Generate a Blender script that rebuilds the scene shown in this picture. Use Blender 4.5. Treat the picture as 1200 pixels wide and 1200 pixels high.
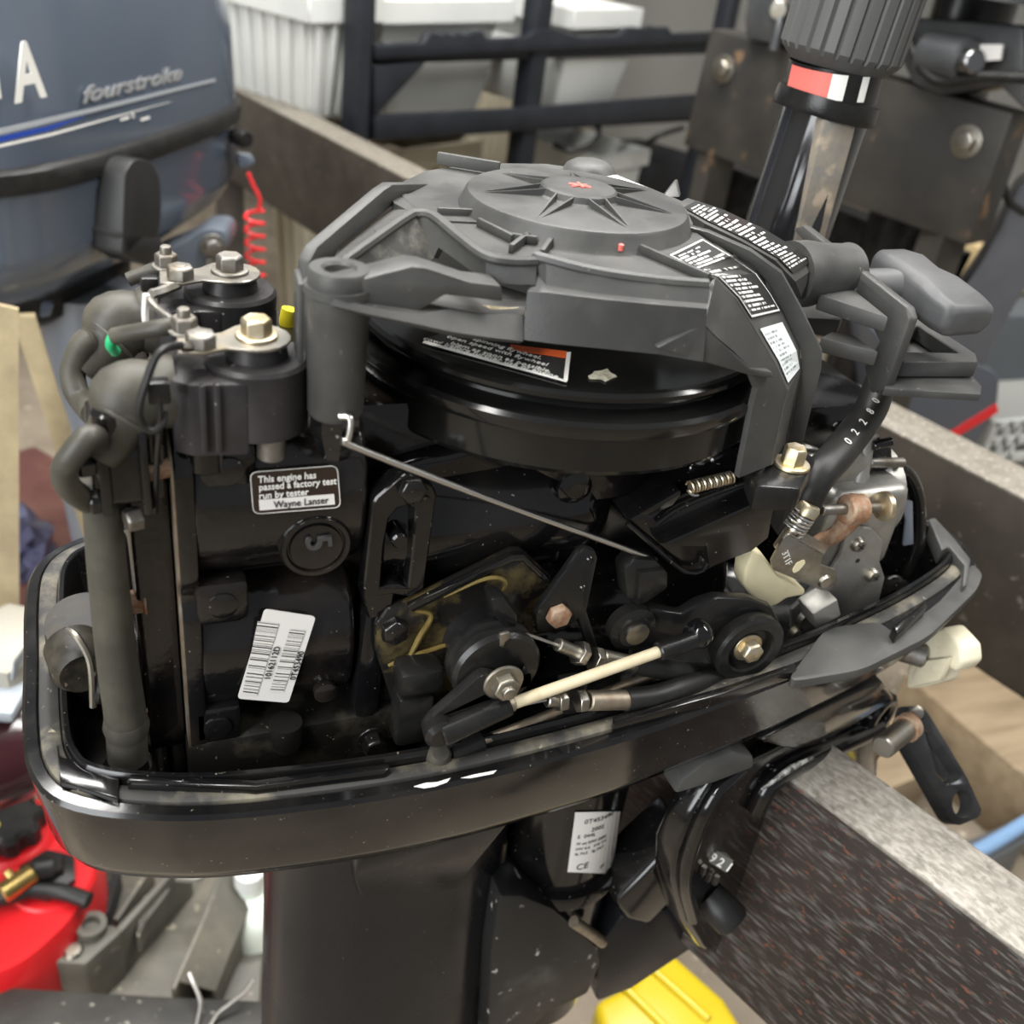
import bpy, bmesh, math, random
from mathutils import Vector as V, Matrix
from mathutils.geometry import tessellate_polygon
random.seed(7)
for o in list(bpy.data.objects):
    bpy.data.objects.remove(o)
SC = bpy.context.scene
COL = SC.collection

# ------------------------------------------------------------------ camera
# metres; x = forward along the motor, y = across it (away), z = up; z = 0 is the tray rim
FPX = 1200.0
PITCH, AZ, ROLL = math.radians(31.8), math.radians(25.2), math.radians(7.9)
CP = V((-0.211, -0.425, 0.348))
CW = V((math.sin(AZ) * math.cos(PITCH), math.cos(AZ) * math.cos(PITCH), -math.sin(PITCH)))
_r0 = CW.cross(V((0, 0, 1))).normalized()
_u0 = _r0.cross(CW)
CR = _r0 * math.cos(ROLL) + _u0 * math.sin(ROLL)
CU = _u0 * math.cos(ROLL) - _r0 * math.sin(ROLL)
cd = bpy.data.cameras.new('camera')
cam = bpy.data.objects.new('camera', cd)
COL.objects.link(cam)
cd.sensor_width = 36.0
cd.lens = 36.0
cd.clip_start = 0.02
cd.clip_end = 60
cd.dof.use_dof = True
cd.dof.focus_distance = 0.50
cd.dof.aperture_fstop = 9.0
cam.matrix_world = Matrix(((CR.x, CU.x, -CW.x, CP.x), (CR.y, CU.y, -CW.y, CP.y), (CR.z, CU.z, -CW.z, CP.z), (0, 0, 0, 1)))
SC.camera = cam

# ------------------------------------------------------------------ world, lights, exposure
W = bpy.data.worlds.new('workshop_air')
SC.world = W
W.use_nodes = True
W.node_tree.nodes['Background'].inputs[0].default_value = (0.93, 0.96, 1.0, 1)
W.node_tree.nodes['Background'].inputs[1].default_value = 0.27
SC.view_settings.view_transform = 'Standard'
SC.view_settings.look = 'None'
SC.view_settings.gamma = 1.0
SC.view_settings.use_curve_mapping = False
SC.view_settings.exposure = 0.12
FLOOR = -0.95

def area(name, loc, target, sx, sy, power, col=(1, 1, 1)):
    l = bpy.data.lights.new(name, 'AREA')
    l.shape = 'RECTANGLE'
    l.size = sx
    l.size_y = sy
    l.energy = power
    l.color = col
    o = bpy.data.objects.new(name, l)
    COL.objects.link(o)
    o.location = loc
    o.rotation_euler = (V(target) - V(loc)).to_track_quat('-Z', 'Y').to_euler()
    return o

area('ceiling_tube_light', (0.2, 1.3, 2.0), (0.2, 1.2, 0), 2.6, 0.30, 100, (1, 0.98, 0.95))
area('ceiling_tube_light', (-0.9, -0.3, 2.0), (-0.8, -0.2, 0), 0.30, 2.6, 72, (1, 0.98, 0.95))
area('ceiling_tube_light', (1.3, -0.2, 2.0), (1.2, -0.1, 0), 0.30, 2.6, 72, (1, 0.98, 0.95))
area('workshop_door_daylight', (-2.6, -1.6, 0.9), (0.0, 0.1, 0.0), 1.8, 2.2, 105, (0.95, 0.98, 1))

# ------------------------------------------------------------------ helpers
def P(px, py, ax, v):
    """point on the plane <ax> = v that the photograph shows at px, py"""
    d = CW + CR * ((px - 600) / FPX) - CU * ((py - 600) / FPX)
    return CP + d * ((v - CP[ax]) / d[ax])

def PN(px, py, pt, n):
    d = CW + CR * ((px - 600) / FPX) - CU * ((py - 600) / FPX)
    n = V(n)
    return CP + d * ((V(pt) - CP).dot(n) / d.dot(n))

def PY(pts, y):
    return [P(a, b, 1, y) for a, b in pts]

def PZ(pts, z):
    return [P(a, b, 2, z) for a, b in pts]

def thing(name, label, cat, loc=(0, 0, 0), group=None):
    o = bpy.data.objects.new(name, None)
    COL.objects.link(o)
    o.location = loc
    o.empty_display_size = 0.05
    o['label'] = label
    o['category'] = cat
    if group:
        o['group'] = group
    return o

def tag(o, label, cat, group=None):
    o['label'] = label
    o['category'] = cat
    if group:
        o['group'] = group
    return o

def adopt(o, parent, label=None):
    if parent is not None:
        o.parent = parent
        o.matrix_parent_inverse = Matrix.Translation(-absloc(parent))
    if label:
        o['label'] = label
    return o

def absloc(o):
    return o.location.copy() if o.parent is None else V((0, 0, 0))

def finish(name, bm, mat, parent=None, bevel=0, segs=2, smooth=38, label=None):
    bmesh.ops.remove_doubles(bm, verts=bm.verts, dist=1e-6)
    bmesh.ops.recalc_face_normals(bm, faces=bm.faces)
    if bevel:
        ed = [e for e in bm.edges if len(e.link_faces) == 2 and e.calc_face_angle(0) > math.radians(28)]
        if ed:
            bmesh.ops.bevel(bm, geom=ed, offset=bevel, segments=segs, profile=0.5, affect='EDGES', clamp_overlap=True)
    me = bpy.data.meshes.new(name)
    bm.to_mesh(me)
    bm.free()
    for p in me.polygons:
        p.use_smooth = True
    me.set_sharp_from_angle(angle=math.radians(smooth))
    me.materials.append(mat)
    o = bpy.data.objects.new(name, me)
    COL.objects.link(o)
    return adopt(o, parent, label)

def poly(name, verts, faces, mat, parent=None, **k):
    bm = bmesh.new()
    vs = [bm.verts.new(v) for v in verts]
    for f in faces:
        try:
            bm.faces.new([vs[i] for i in f])
        except ValueError:
            pass
    return finish(name, bm, mat, parent, **k)

def add_prism(bm, pts, vec, holes=(), tess=False):
    vec = V(vec)
    loops = [[V(p) for p in pts]] + [[V(p) for p in h] for h in holes]
    if not holes and not tess:
        a = [bm.verts.new(p) for p in loops[0]]
        b = [bm.verts.new(p + vec) for p in loops[0]]
        n = len(a)
        bm.faces.new(a)
        bm.faces.new(b[::-1])
        for i in range(n):
            bm.faces.new((a[i], a[(i + 1) % n], b[(i + 1) % n], b[i]))
        return
    flat = [p for l in loops for p in l]
    tri = tessellate_polygon(loops)
    a = [bm.verts.new(p) for p in flat]
    b = [bm.verts.new(p + vec) for p in flat]
    for t in tri:
        try:
            bm.faces.new([a[i] for i in t])
            bm.faces.new([b[i] for i in t][::-1])
        except ValueError:
            pass
    k = 0
    for l in loops:
        n = len(l)
        for i in range(n):
            bm.faces.new((a[k + i], a[k + (i + 1) % n], b[k + (i + 1) % n], b[k + i]))
        k += n

def prism(name, pts, vec, mat, parent=None, holes=(), **k):
    bm = bmesh.new()
    add_prism(bm, pts, vec, holes)
    return finish(name, bm, mat, parent, **k)

def box(name, c, s, mat, parent=None, rot=None, **k):
    bm = bmesh.new()
    add_box(bm, c, s, rot)
    return finish(name, bm, mat, parent, **k)

def add_box(bm, c, s, rot=None):
    m = Matrix.Translation(V(c)) @ (rot.to_4x4() if rot else Matrix.Identity(4)) @ Matrix.Diagonal((s[0], s[1], s[2], 1))
    bmesh.ops.create_cube(bm, size=1, matrix=m)

def rotz(d):
    return Matrix.Rotation(math.radians(d), 3, 'Z')

def basis(axis):
    a = V(axis).normalized()
    h = V((0, 0, 1)) if abs(a.z) < 0.9 else V((1, 0, 0))
    u = h.cross(a).normalized()
    return a, u, a.cross(u)

def add_lathe(bm, org, axis, prof, seg=40, arc=None):
    a, u, w = basis(axis)
    org = V(org)
    rings = []
    for r, h in prof:
        if r < 1e-6:
            rings.append([bm.verts.new(org + a * h)])
        else:
            rings.append([bm.verts.new(org + a * h + (u * math.cos(2 * math.pi * i / seg) + w * math.sin(2 * math.pi * i / seg)) * r) for i in range(seg)])
    for A, B in zip(rings, rings[1:]):
        for i in range(seg):
            j = (i + 1) % seg
            if len(A) == 1 and len(B) == 1:
                continue
            if len(A) == 1:
                bm.faces.new((A[0], B[i], B[j]))
            elif len(B) == 1:
                bm.faces.new((A[i], A[j], B[0]))
            else:
                bm.faces.new((A[i], A[j], B[j], B[i]))
    for e in (rings[0], rings[-1]):
        if len(e) > 2:
            bm.faces.new(e)

def lathe(name, org, axis, prof, mat, parent=None, seg=40, **k):
    bm = bmesh.new()
    add_lathe(bm, org, axis, prof, seg)
    return finish(name, bm, mat, parent, **k)

def cyl(name, p0, p1, r, mat, parent=None, r2=None, ch=0.15, seg=28, **k):
    p0, p1 = V(p0), V(p1)
    L = (p1 - p0).length
    r2 = r if r2 is None else r2
    c = min(r, r2) * ch
    return lathe(name, p0, p1 - p0, [(0, 0), (r - c, 0), (r, c), (r2, L - c), (r2 - c, L), (0, L)], mat, parent, seg, **k)

def smoothpath(pts, sub=6):
    pts = [V(p) for p in pts]
    if len(pts) < 3 or sub < 2:
        return pts
    e = [pts[0] * 2 - pts[1]] + pts + [pts[-1] * 2 - pts[-2]]
    out = []
    for i in range(1, len(e) - 2):
        p0, p1, p2, p3 = e[i - 1:i + 3]
        for s in range(sub):
            t = s / sub
            out.append(0.5 * ((2 * p1) + (p2 - p0) * t + (2 * p0 - 5 * p1 + 4 * p2 - p3) * t * t + (3 * p1 - p0 - 3 * p2 + p3) * t ** 3))
    out.append(pts[-1])
    return out

def add_tube(bm, pts, r, seg=12, sub=6):
    n0 = len(pts)
    pth = smoothpath(pts, sub)
    n = len(pth)
    rad = (lambda i: r) if not isinstance(r, (list, tuple)) else (lambda i: _interp(r, i * (n0 - 1) / max(1, n - 1)))
    t = (pth[1] - pth[0]).normalized()
    _, u, w = basis(t)
    rings = []
    for i, p in enumerate(pth):
        tn = (pth[min(i + 1, n - 1)] - pth[max(i - 1, 0)])
        if tn.length < 1e-9:
            tn = t
        tn.normalize()
        q = t.rotation_difference(tn)
        u = q @ u
        w = q @ w
        t = tn
        rr = rad(i)
        rings.append([bm.verts.new(p + (u * math.cos(2 * math.pi * k / seg) + w * math.sin(2 * math.pi * k / seg)) * rr) for k in range(seg)])
    for A, B in zip(rings, rings[1:]):
        for k in range(seg):
            bm.faces.new((A[k], A[(k + 1) % seg], B[(k + 1) % seg], B[k]))
    bm.faces.new(rings[0])
    bm.faces.new(rings[-1])

def _interp(l, t):
    i = min(int(t), len(l) - 2)
    return l[i] + (l[i + 1] - l[i]) * (t - i)

def tube(name, pts, r, mat, parent=None, seg=12, sub=6, **k):
    bm = bmesh.new()
    add_tube(bm, pts, r, seg, sub)
    return finish(name, bm, mat, parent, **k)

def add_hex(bm, pos, axis, r, h, washer=0, dome=True, rot=0.3):
    a, u, w = basis(axis)
    pos = V(pos)
    if washer:
        add_lathe(bm, pos, a, [(0, 0), (washer, 0), (washer, h * 0.16), (washer * 0.94, h * 0.22), (0, h * 0.22)], 28)
        pos = pos + a * h * 0.2
    def ring(rr, hh):
        return [bm.verts.new(pos + a * hh + (u * math.cos(rot + k * math.pi / 3) + w * math.sin(rot + k * math.pi / 3)) * rr) for k in range(6)]
    R = [ring(r, 0), ring(r, h * 0.82), ring(r * 0.86, h)]
    for A, B in zip(R, R[1:]):
        for k in range(6):
            bm.faces.new((A[k], A[(k + 1) % 6], B[(k + 1) % 6], B[k]))
    bm.faces.new(R[0])
    bm.faces.new(R[-1])

def bolt(name, pos, axis, r, h, mat, parent=None, washer=0, stud=0, rot=0.3, **k):
    bm = bmesh.new()
    add_hex(bm, pos, axis, r, h, washer, rot=rot)
    if stud:
        add_lathe(bm, V(pos) + V(axis).normalized() * h * 0.9, axis, [(0, 0), (r * .5, 0), (r * .5, stud * .85), (r * .42, stud), (0, stud)], 14)
    return finish(name, bm, mat, parent, **dict(dict(smooth=28, bevel=r * .05, segs=1), **k))

def sheet(name, rows, thick, mat, parent=None, close=False, **k):
    """surface through rows of points, given a thickness away from its front"""
    bm = bmesh.new()
    rows = [[V(p) for p in r] for r in rows]
    nr, nc = len(rows), len(rows[0])
    vs = [[bm.verts.new(p) for p in r] for r in rows]
    for i in range(nr - 1):
        for j in range(nc - 1):
            bm.faces.new((vs[i][j], vs[i][j + 1], vs[i + 1][j + 1], vs[i + 1][j]))
    bm.normal_update()
    mid = sum((v.co for v in bm.verts), V()) / len(bm.verts)
    if sum((f.normal * f.calc_area() for f in bm.faces), V()).dot(CP - mid) < 0:
        bmesh.ops.reverse_faces(bm, faces=bm.faces)
        bm.normal_update()
    nrm = {v: v.normal.copy() for v in bm.verts}
    back = {}
    for v in list(bm.verts):
        back[v] = bm.verts.new(v.co - nrm[v] * thick)
    for f in list(bm.faces):
        bm.faces.new([back[v] for v in reversed(f.verts)])
    for e in [e for e in bm.edges if len(e.link_faces) == 1 and e.verts[0] in back]:
        a, b = e.verts
        bm.faces.new((a, b, back[b], back[a]))
    return finish(name, bm, mat, parent, **k)

def text(name, s, org, xd, yd, size, mat, parent=None, ext=0.00012, align='LEFT', shear=0, sx=1.0, bold=0, label=None):
    cu = bpy.data.curves.new(name, 'FONT')
    cu.body = s
    cu.size = size
    cu.extrude = ext
    cu.align_x = align
    cu.shear = shear
    cu.offset = bold
    cu.resolution_u = 3
    t = bpy.data.objects.new(name, cu)
    COL.objects.link(t)
    dg = bpy.context.evaluated_depsgraph_get()
    me = bpy.data.meshes.new_from_object(t.evaluated_get(dg))
    bpy.data.objects.remove(t)
    xd = V(xd).normalized()
    zd = xd.cross(V(yd)).normalized()
    yd = zd.cross(xd)
    o0 = V(org)
    for v in me.vertices:
        c = v.co
        v.co = o0 + xd * c.x * sx + yd * c.y + zd * c.z
    me.materials.clear()
    me.materials.append(mat)
    o = bpy.data.objects.new(name, me)
    COL.objects.link(o)
    return adopt(o, parent, label)

def decal(name, quad, mat, parent=None, off=0.0004, nx=1, ny=1, label=None):
    """flat print on its own thin film; quad = top-left, top-right, bottom-right, bottom-left"""
    a, b, c, d = [V(q) for q in quad]
    n = (b - a).cross(d - a).normalized()
    if n.dot(CP - a) < 0:
        n = -n
    me = bpy.data.meshes.new(name)
    vs, fs, uv = [], [], []
    for j in range(ny + 1):
        for i in range(nx + 1):
            s, t = i / nx, j / ny
            vs.append((a * (1 - s) + b * s) * (1 - t) + (d * (1 - s) + c * s) * t + n * off)
            uv.append((s, 1 - t))
    for j in range(ny):
        for i in range(nx):
            k = j * (nx + 1) + i
            fs.append((k, k + 1, k + nx + 2, k + nx + 1))
    me.from_pydata(vs, [], fs)
    l = me.uv_layers.new(name='UVMap')
    for f in me.polygons:
        for li, vi in zip(f.loop_indices, f.vertices):
            l.data[li].uv = uv[vi]
    me.materials.append(mat)
    o = bpy.data.objects.new(name, me)
    COL.objects.link(o)
    return adopt(o, parent, label)

def rounded(pts, r, n=4):
    """round the corners of a planar outline"""
    pts = [V(p) for p in pts]
    out = []
    m = len(pts)
    for i in range(m):
        p, a, b = pts[i], pts[i - 1], pts[(i + 1) % m]
        da, db = (a - p), (b - p)
        k = min(r, da.length * .45, db.length * .45)
        A, B = p + da.normalized() * k, p + db.normalized() * k
        for s in range(n + 1):
            t = s / n
            out.append(A * (1 - t) ** 2 + p * 2 * t * (1 - t) + B * t * t)
    return out

def circle(c, axis, r, n=20):
    a, u, w = basis(axis)
    return [V(c) + (u * math.cos(2 * math.pi * i / n) + w * math.sin(2 * math.pi * i / n)) * r for i in range(n)]

# ------------------------------------------------------------------ materials
def mat(name, col, rough=0.5, metal=0.0, spec=0.5, col2=None, scale=30, mix=(0.4, 0.65), bump=0.0, bscale=400, coat=0.0, rough2=None, trans=0, stretch=None, detail=6):
    m = bpy.data.materials.new(name)
    m.use_nodes = True
    nt = m.node_tree
    b = nt.nodes['Principled BSDF']
    b.inputs['Base Color'].default_value = (*col, 1)
    b.inputs['Roughness'].default_value = rough
    b.inputs['Metallic'].default_value = metal
    b.inputs['Coat Weight'].default_value = coat
    b.inputs['Specular IOR Level'].default_value = spec if metal > .25 or max(col) > .07 else 0.34
    b.inputs['Coat Roughness'].default_value = 0.12
    if trans:
        b.inputs['Transmission Weight'].default_value = trans
    tc = nt.nodes.new('ShaderNodeTexCoord')
    src = tc.outputs['Object']
    if stretch:
        mp = nt.nodes.new('ShaderNodeMapping')
        mp.inputs['Scale'].default_value = stretch[:3]
        if len(stretch) > 3:
            mp.inputs['Rotation'].default_value = (0, 0, stretch[3])
        nt.links.new(src, mp.inputs[0])
        src = mp.outputs[0]
    if col2 is not None or rough2 is not None:
        n = nt.nodes.new('ShaderNodeTexNoise')
        n.inputs['Scale'].default_value = scale
        n.inputs['Detail'].default_value = detail
        n.inputs['Roughness'].default_value = 0.62
        nt.links.new(src, n.inputs['Vector'])
        r = nt.nodes.new('ShaderNodeMapRange')
        r.inputs['From Min'].default_value = mix[0]
        r.inputs['From Max'].default_value = mix[1]
        nt.links.new(n.outputs['Fac'], r.inputs['Value'])
        if col2 is not None:
            x = nt.nodes.new('ShaderNodeMix')
            x.data_type = 'RGBA'
            x.inputs['A'].default_value = (*col, 1)
            x.inputs['B'].default_value = (*col2, 1)
            nt.links.new(r.outputs[0], x.inputs['Factor'])
            nt.links.new(x.outputs['Result'], b.inputs['Base Color'])
        if rough2 is not None:
            y = nt.nodes.new('ShaderNodeMapRange')
            y.inputs['To Min'].default_value = rough
            y.inputs['To Max'].default_value = rough2
            nt.links.new(r.outputs[0], y.inputs['Value'])
            nt.links.new(y.outputs[0], b.inputs['Roughness'])
    if bump:
        n2 = nt.nodes.new('ShaderNodeTexNoise')
        n2.inputs['Scale'].default_value = bscale
        n2.inputs['Detail'].default_value = 3
        nt.links.new(tc.outputs['Object'], n2.inputs['Vector'])
        bp = nt.nodes.new('ShaderNodeBump')
        bp.inputs['Strength'].default_value = bump
        bp.inputs['Distance'].default_value = 0.0006
        nt.links.new(n2.outputs['Fac'], bp.inputs['Height'])
        nt.links.new(bp.outputs[0], b.inputs['Normal'])
    return m

def add_flecks(m, col, scale=220, lo=0.66, hi=0.7, rough=0.7, stretch=None):
    """sparse chips or dirt specks laid over whatever colour the material has"""
    nt = m.node_tree
    b = nt.nodes['Principled BSDF']
    tc = next(n for n in nt.nodes if n.type == 'TEX_COORD')
    n = nt.nodes.new('ShaderNodeTexNoise')
    n.inputs['Scale'].default_value = scale
    n.inputs['Detail'].default_value = 4
    src = tc.outputs['Object']
    if stretch:
        mp = nt.nodes.new('ShaderNodeMapping')
        if len(stretch) > 3:
            mr = nt.nodes.new('ShaderNodeMapping')
            mr.inputs['Rotation'].default_value = (0, 0, stretch[3])
            nt.links.new(src, mr.inputs[0])
            src = mr.outputs[0]
        mp.inputs['Scale'].default_value = stretch[:3]
        nt.links.new(src, mp.inputs[0])
        src = mp.outputs[0]
    nt.links.new(src, n.inputs['Vector'])
    r = nt.nodes.new('ShaderNodeMapRange')
    r.inputs['From Min'].default_value = lo
    r.inputs['From Max'].default_value = hi
    nt.links.new(n.outputs['Fac'], r.inputs['Value'])
    x = nt.nodes.new('ShaderNodeMix')
    x.data_type = 'RGBA'
    s = b.inputs['Base Color']
    if s.is_linked:
        nt.links.new(s.links[0].from_socket, x.inputs['A'])
    else:
        x.inputs['A'].default_value = s.default_value
    x.inputs['B'].default_value = (*col, 1)
    nt.links.new(r.outputs[0], x.inputs['Factor'])
    nt.links.new(x.outputs['Result'], s)
    y = nt.nodes.new('ShaderNodeMix')
    q = b.inputs['Roughness']
    if q.is_linked:
        nt.links.new(q.links[0].from_socket, y.inputs['A'])
    else:
        y.inputs['A'].default_value = q.default_value
    y.inputs['B'].default_value = rough
    nt.links.new(r.outputs[0], y.inputs['Factor'])
    nt.links.new(y.outputs['Result'], q)
    return m

def print_mat(name, bg, ink, rows, density=0.5, cols=40, margin=0.06, rough=0.35, border=None, bars=False, top=None):
    """small unreadable print: rows of word-like dashes over the film's own UVs"""
    m = bpy.data.materials.new(name)
    m.use_nodes = True
    nt = m.node_tree
    N, L = nt.nodes, nt.links
    b = N['Principled BSDF']
    b.inputs['Roughness'].default_value = rough
    uv = N.new('ShaderNodeUVMap')
    sp = N.new('ShaderNodeSeparateXYZ')
    L.new(uv.outputs[0], sp.inputs[0])
    def M(op, a, c=None):
        q = N.new('ShaderNodeMath')
        q.operation = op
        for i, v in enumerate((a, c)):
            if v is None:
                continue
            if isinstance(v, (int, float)):
                q.inputs[i].default_value = v
            else:
                L.new(v, q.inputs[i])
        return q.outputs[0]
    x, y = sp.outputs[0], sp.outputs[1]
    yr = M('MULTIPLY', y, rows)
    row = M('FLOOR', yr)
    fr = M('FRACT', yr)
    inrow = M('MULTIPLY', M('GREATER_THAN', fr, 0.28), M('LESS_THAN', fr, 0.8))
    cb = N.new('ShaderNodeCombineXYZ')
    L.new(M('MULTIPLY', x, cols), cb.inputs[0])
    L.new(M('MULTIPLY', row, 7.31), cb.inputs[1])
    n = N.new('ShaderNodeTexNoise')
    n.inputs['Scale'].default_value = 1.0
    n.inputs['Detail'].default_value = 1
    L.new(cb.outputs[0], n.inputs['Vector'])
    word = M('GREATER_THAN', n.outputs['Fac'], 1 - density)
    cb2 = N.new('ShaderNodeCombineXYZ')
    L.new(M('MULTIPLY', row, 3.7), cb2.inputs[0])
    wn = N.new('ShaderNodeTexWhiteNoise')
    wn.noise_dimensions = '3D'
    L.new(cb2.outputs[0], wn.inputs['Vector'])
    endx = M('ADD', M('MULTIPLY', wn.outputs[0], 0.45), 0.55)
    edge = M('MULTIPLY', M('MULTIPLY', M('GREATER_THAN', x, margin), M('LESS_THAN', x, M('MULTIPLY', endx, 1 - margin))), M('MULTIPLY', M('GREATER_THAN', y, margin), M('LESS_THAN', y, 1 - margin)))
    ink_f = M('MULTIPLY', M('MULTIPLY', word, inrow), edge)
    if bars:
        ink_f = M('GREATER_THAN', n.outputs['Fac'], 1 - density)
    mx = N.new('ShaderNodeMix')
    mx.data_type = 'RGBA'
    mx.inputs['A'].default_value = (*bg, 1)
    mx.inputs['B'].default_value = (*ink, 1)
    L.new(ink_f, mx.inputs['Factor'])
    out = mx.outputs['Result']
    if border:
        e = M('MAXIMUM', M('ABSOLUTE', M('SUBTRACT', x, 0.5)), M('ABSOLUTE', M('SUBTRACT', y, 0.5)))
        f = M('MULTIPLY', M('GREATER_THAN', e, 0.5 - border[0]), M('LESS_THAN', e, 0.5 - border[0] * .35))
        m2 = N.new('ShaderNodeMix')
        m2.data_type = 'RGBA'
        L.new(out, m2.inputs['A'])
        m2.inputs['B'].default_value = (*border[1], 1)
        L.new(f, m2.inputs['Factor'])
        out = m2.outputs['Result']
    L.new(out, b.inputs['Base Color'])
    return m

M = {}
M['gloss'] = add_flecks(mat('black_gloss_paint', (0.0045, 0.0045, 0.005), 0.10, col2=(0.010, 0.009, 0.008), scale=25, rough2=0.24, bump=0.07, bscale=160, coat=0.4), (0.20, 0.18, 0.14), 420, 0.70, 0.74)
M['dirtygloss'] = add_flecks(mat('grimy_black_paint', (0.009, 0.008, 0.007), 0.45, col2=(0.085, 0.072, 0.048), scale=22, mix=(0.5, 0.75), rough2=0.7, bump=0.15, bscale=220), (0.22, 0.18, 0.12), 300, 0.68, 0.74)
M['block'] = add_flecks(mat('engine_block_paint', (0.007, 0.0065, 0.0065), 0.12, col2=(0.030, 0.022, 0.017), scale=16, mix=(0.45, 0.75), rough2=0.32, bump=0.45, bscale=260, coat=0.35), (0.22, 0.2, 0.16), 420, 0.72, 0.76)
M['rim'] = add_flecks(mat('dusty_rim_seal', (0.035, 0.034, 0.032), 0.6, col2=(0.20, 0.18, 0.13), scale=30, mix=(0.48, 0.7), bump=0.3, bscale=300), (0.4, 0.36, 0.26), 160, 0.66, 0.75)
M['plastic'] = add_flecks(mat('grey_black_plastic', (0.044, 0.044, 0.043), 0.38, col2=(0.074, 0.073, 0.068), scale=18, rough2=0.58, bump=0.12, bscale=900), (0.17, 0.16, 0.13), 260, 0.70, 0.76)
M['plastic2'] = mat('black_plastic', (0.008, 0.008, 0.008), 0.26, col2=(0.017, 0.016, 0.015), scale=30, bump=0.1, bscale=700)
M['flywheel'] = mat('flywheel_enamel', (0.005, 0.005, 0.005), 0.14, col2=(0.009, 0.009, 0.008), scale=20, rough2=0.22, coat=0.3)
M['rubber'] = mat('olive_black_rubber', (0.048, 0.045, 0.036), 0.42, col2=(0.075, 0.069, 0.052), scale=40, rough2=0.65, bump=0.1, bscale=500)
M['rubber2'] = mat('black_rubber', (0.011, 0.011, 0.011), 0.42, col2=(0.02, 0.0195, 0.018), scale=60, bump=0.08, bscale=600)
M['coil'] = add_flecks(mat('coil_resin', (0.018, 0.017, 0.017), 0.32, col2=(0.032, 0.028, 0.029), scale=30, rough2=0.55, bump=0.1, bscale=500), (0.3, 0.28, 0.24), 400, 0.71, 0.75)
M['steel'] = mat('zinc_steel', (0.42, 0.40, 0.36), 0.32, 1.0, col2=(0.26, 0.23, 0.17), scale=60, rough2=0.5, bump=0.05)
M['gold'] = mat('gold_passivated_steel', (0.66, 0.54, 0.33), 0.36, 1.0, col2=(0.62, 0.58, 0.48), scale=120, rough2=0.5)
M['dull'] = mat('dull_steel', (0.30, 0.29, 0.27), 0.45, 1.0, col2=(0.17, 0.15, 0.12), scale=70, rough2=0.6, bump=0.1)
M['alu'] = mat('cast_aluminium', (0.50, 0.49, 0.46), 0.42, 0.9, col2=(0.33, 0.32, 0.29), scale=40, rough2=0.55, bump=0.15, bscale=500)
M['rust'] = mat('rusty_steel', (0.30, 0.15, 0.08), 0.7, 0.4, col2=(0.42, 0.33, 0.24), scale=150, bump=0.3, bscale=700)
M['rod'] = mat('bright_rod', (0.66, 0.64, 0.60), 0.3, 1.0)
M['bronze'] = mat('tarnished_rod', (0.33, 0.26, 0.19), 0.5, 0.9, col2=(0.45, 0.40, 0.32), scale=90)
M['cream'] = mat('cream_plastic', (0.78, 0.70, 0.46), 0.42, col2=(0.70, 0.62, 0.40), scale=30)
M['creamrod'] = mat('cream_coated_rod', (0.62, 0.54, 0.37), 0.45, col2=(0.48, 0.39, 0.24), scale=70, mix=(.5, .75))
M['ivory'] = add_flecks(mat('ivory_plastic', (0.66, 0.61, 0.46), 0.45, col2=(0.58, 0.52, 0.37), scale=40), (0.25, 0.2, 0.12), 300, .68, .74)
M['grease'] = mat('grease_smeared_paint', (0.012, 0.011, 0.010), 0.2, col2=(0.11, 0.082, 0.03), scale=55, mix=(0.5, 0.72), rough2=0.45, bump=0.5, bscale=90)
M['leg'] = add_flecks(mat('leg_satin_black', (0.006, 0.007, 0.010), 0.20, col2=(0.010, 0.010, 0.012), scale=9, rough2=0.42, bump=0.06, bscale=120), (0.3, 0.28, 0.24), 300, .74, .77)
M['white'] = mat('white_print', (0.80, 0.79, 0.74), 0.5)
M['ink'] = mat('black_print', (0.02, 0.02, 0.02), 0.5)
M['label'] = mat('white_label_film', (0.74, 0.72, 0.68), 0.45)
M['redprint'] = mat('red_print', (0.55, 0.05, 0.03), 0.4)
M['orange'] = mat('orange_print', (0.62, 0.10, 0.02), 0.4)
M['redpen'] = mat('red_paint_pen', (0.75, 0.16, 0.13), 0.5)
M['brownfilm'] = mat('dark_brown_film', (0.028, 0.018, 0.013), 0.3)
# ================================================================== setting
def structure(o):
    o['kind'] = 'structure'
    return o
M['floor'] = add_flecks(mat('concrete_floor', (0.23, 0.19, 0.14), 0.7, col2=(0.15, 0.12, 0.085), scale=5, bump=0.2, bscale=80), (.46, .42, .33), 40, .62, .7)
M['wall'] = mat('painted_wall', (.42, .41, .38), .7, col2=(.36, .35, .32), scale=2)
structure(box('floor', (0.3, 1.0, FLOOR - .05), (8, 8, .1), M['floor']))
structure(box('wall_back', (0.3, 5.05, .6), (8, .1, 3.1), M['wall']))
structure(box('wall_left', (-3.75, 1.0, .6), (.1, 8, 3.1), M['wall']))
structure(box('wall_right', (4.35, 1.0, .6), (.1, 8, 3.1), M['wall']))
# ================================================================== the black outboard motor
MOTOR = thing('outboard_motor', 'black outboard motor in the foreground with its hood off and bare engine showing', 'outboard motor', (-0.07, 0.0, -0.80))

# ---- lower cowl tray: loft of inset outlines
HALF = [(-0.258, 0.0), (-0.258, 0.045), (-0.255, 0.074), (-0.243, 0.095), (-0.215, 0.110), (-0.17, 0.121), (-0.09, 0.127), (0.0, 0.122), (0.06, 0.113), (0.125, 0.101), (0.21, 0.080), (0.27, 0.060), (0.305, 0.042), (0.322, 0.018)]
OUT = [V((x, -y, 0)) for x, y in HALF] + [V((x, y, 0)) for x, y in reversed(HALF[1:])]
OUT = smoothpath(OUT + [OUT[0]], 4)[:-1]

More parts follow.
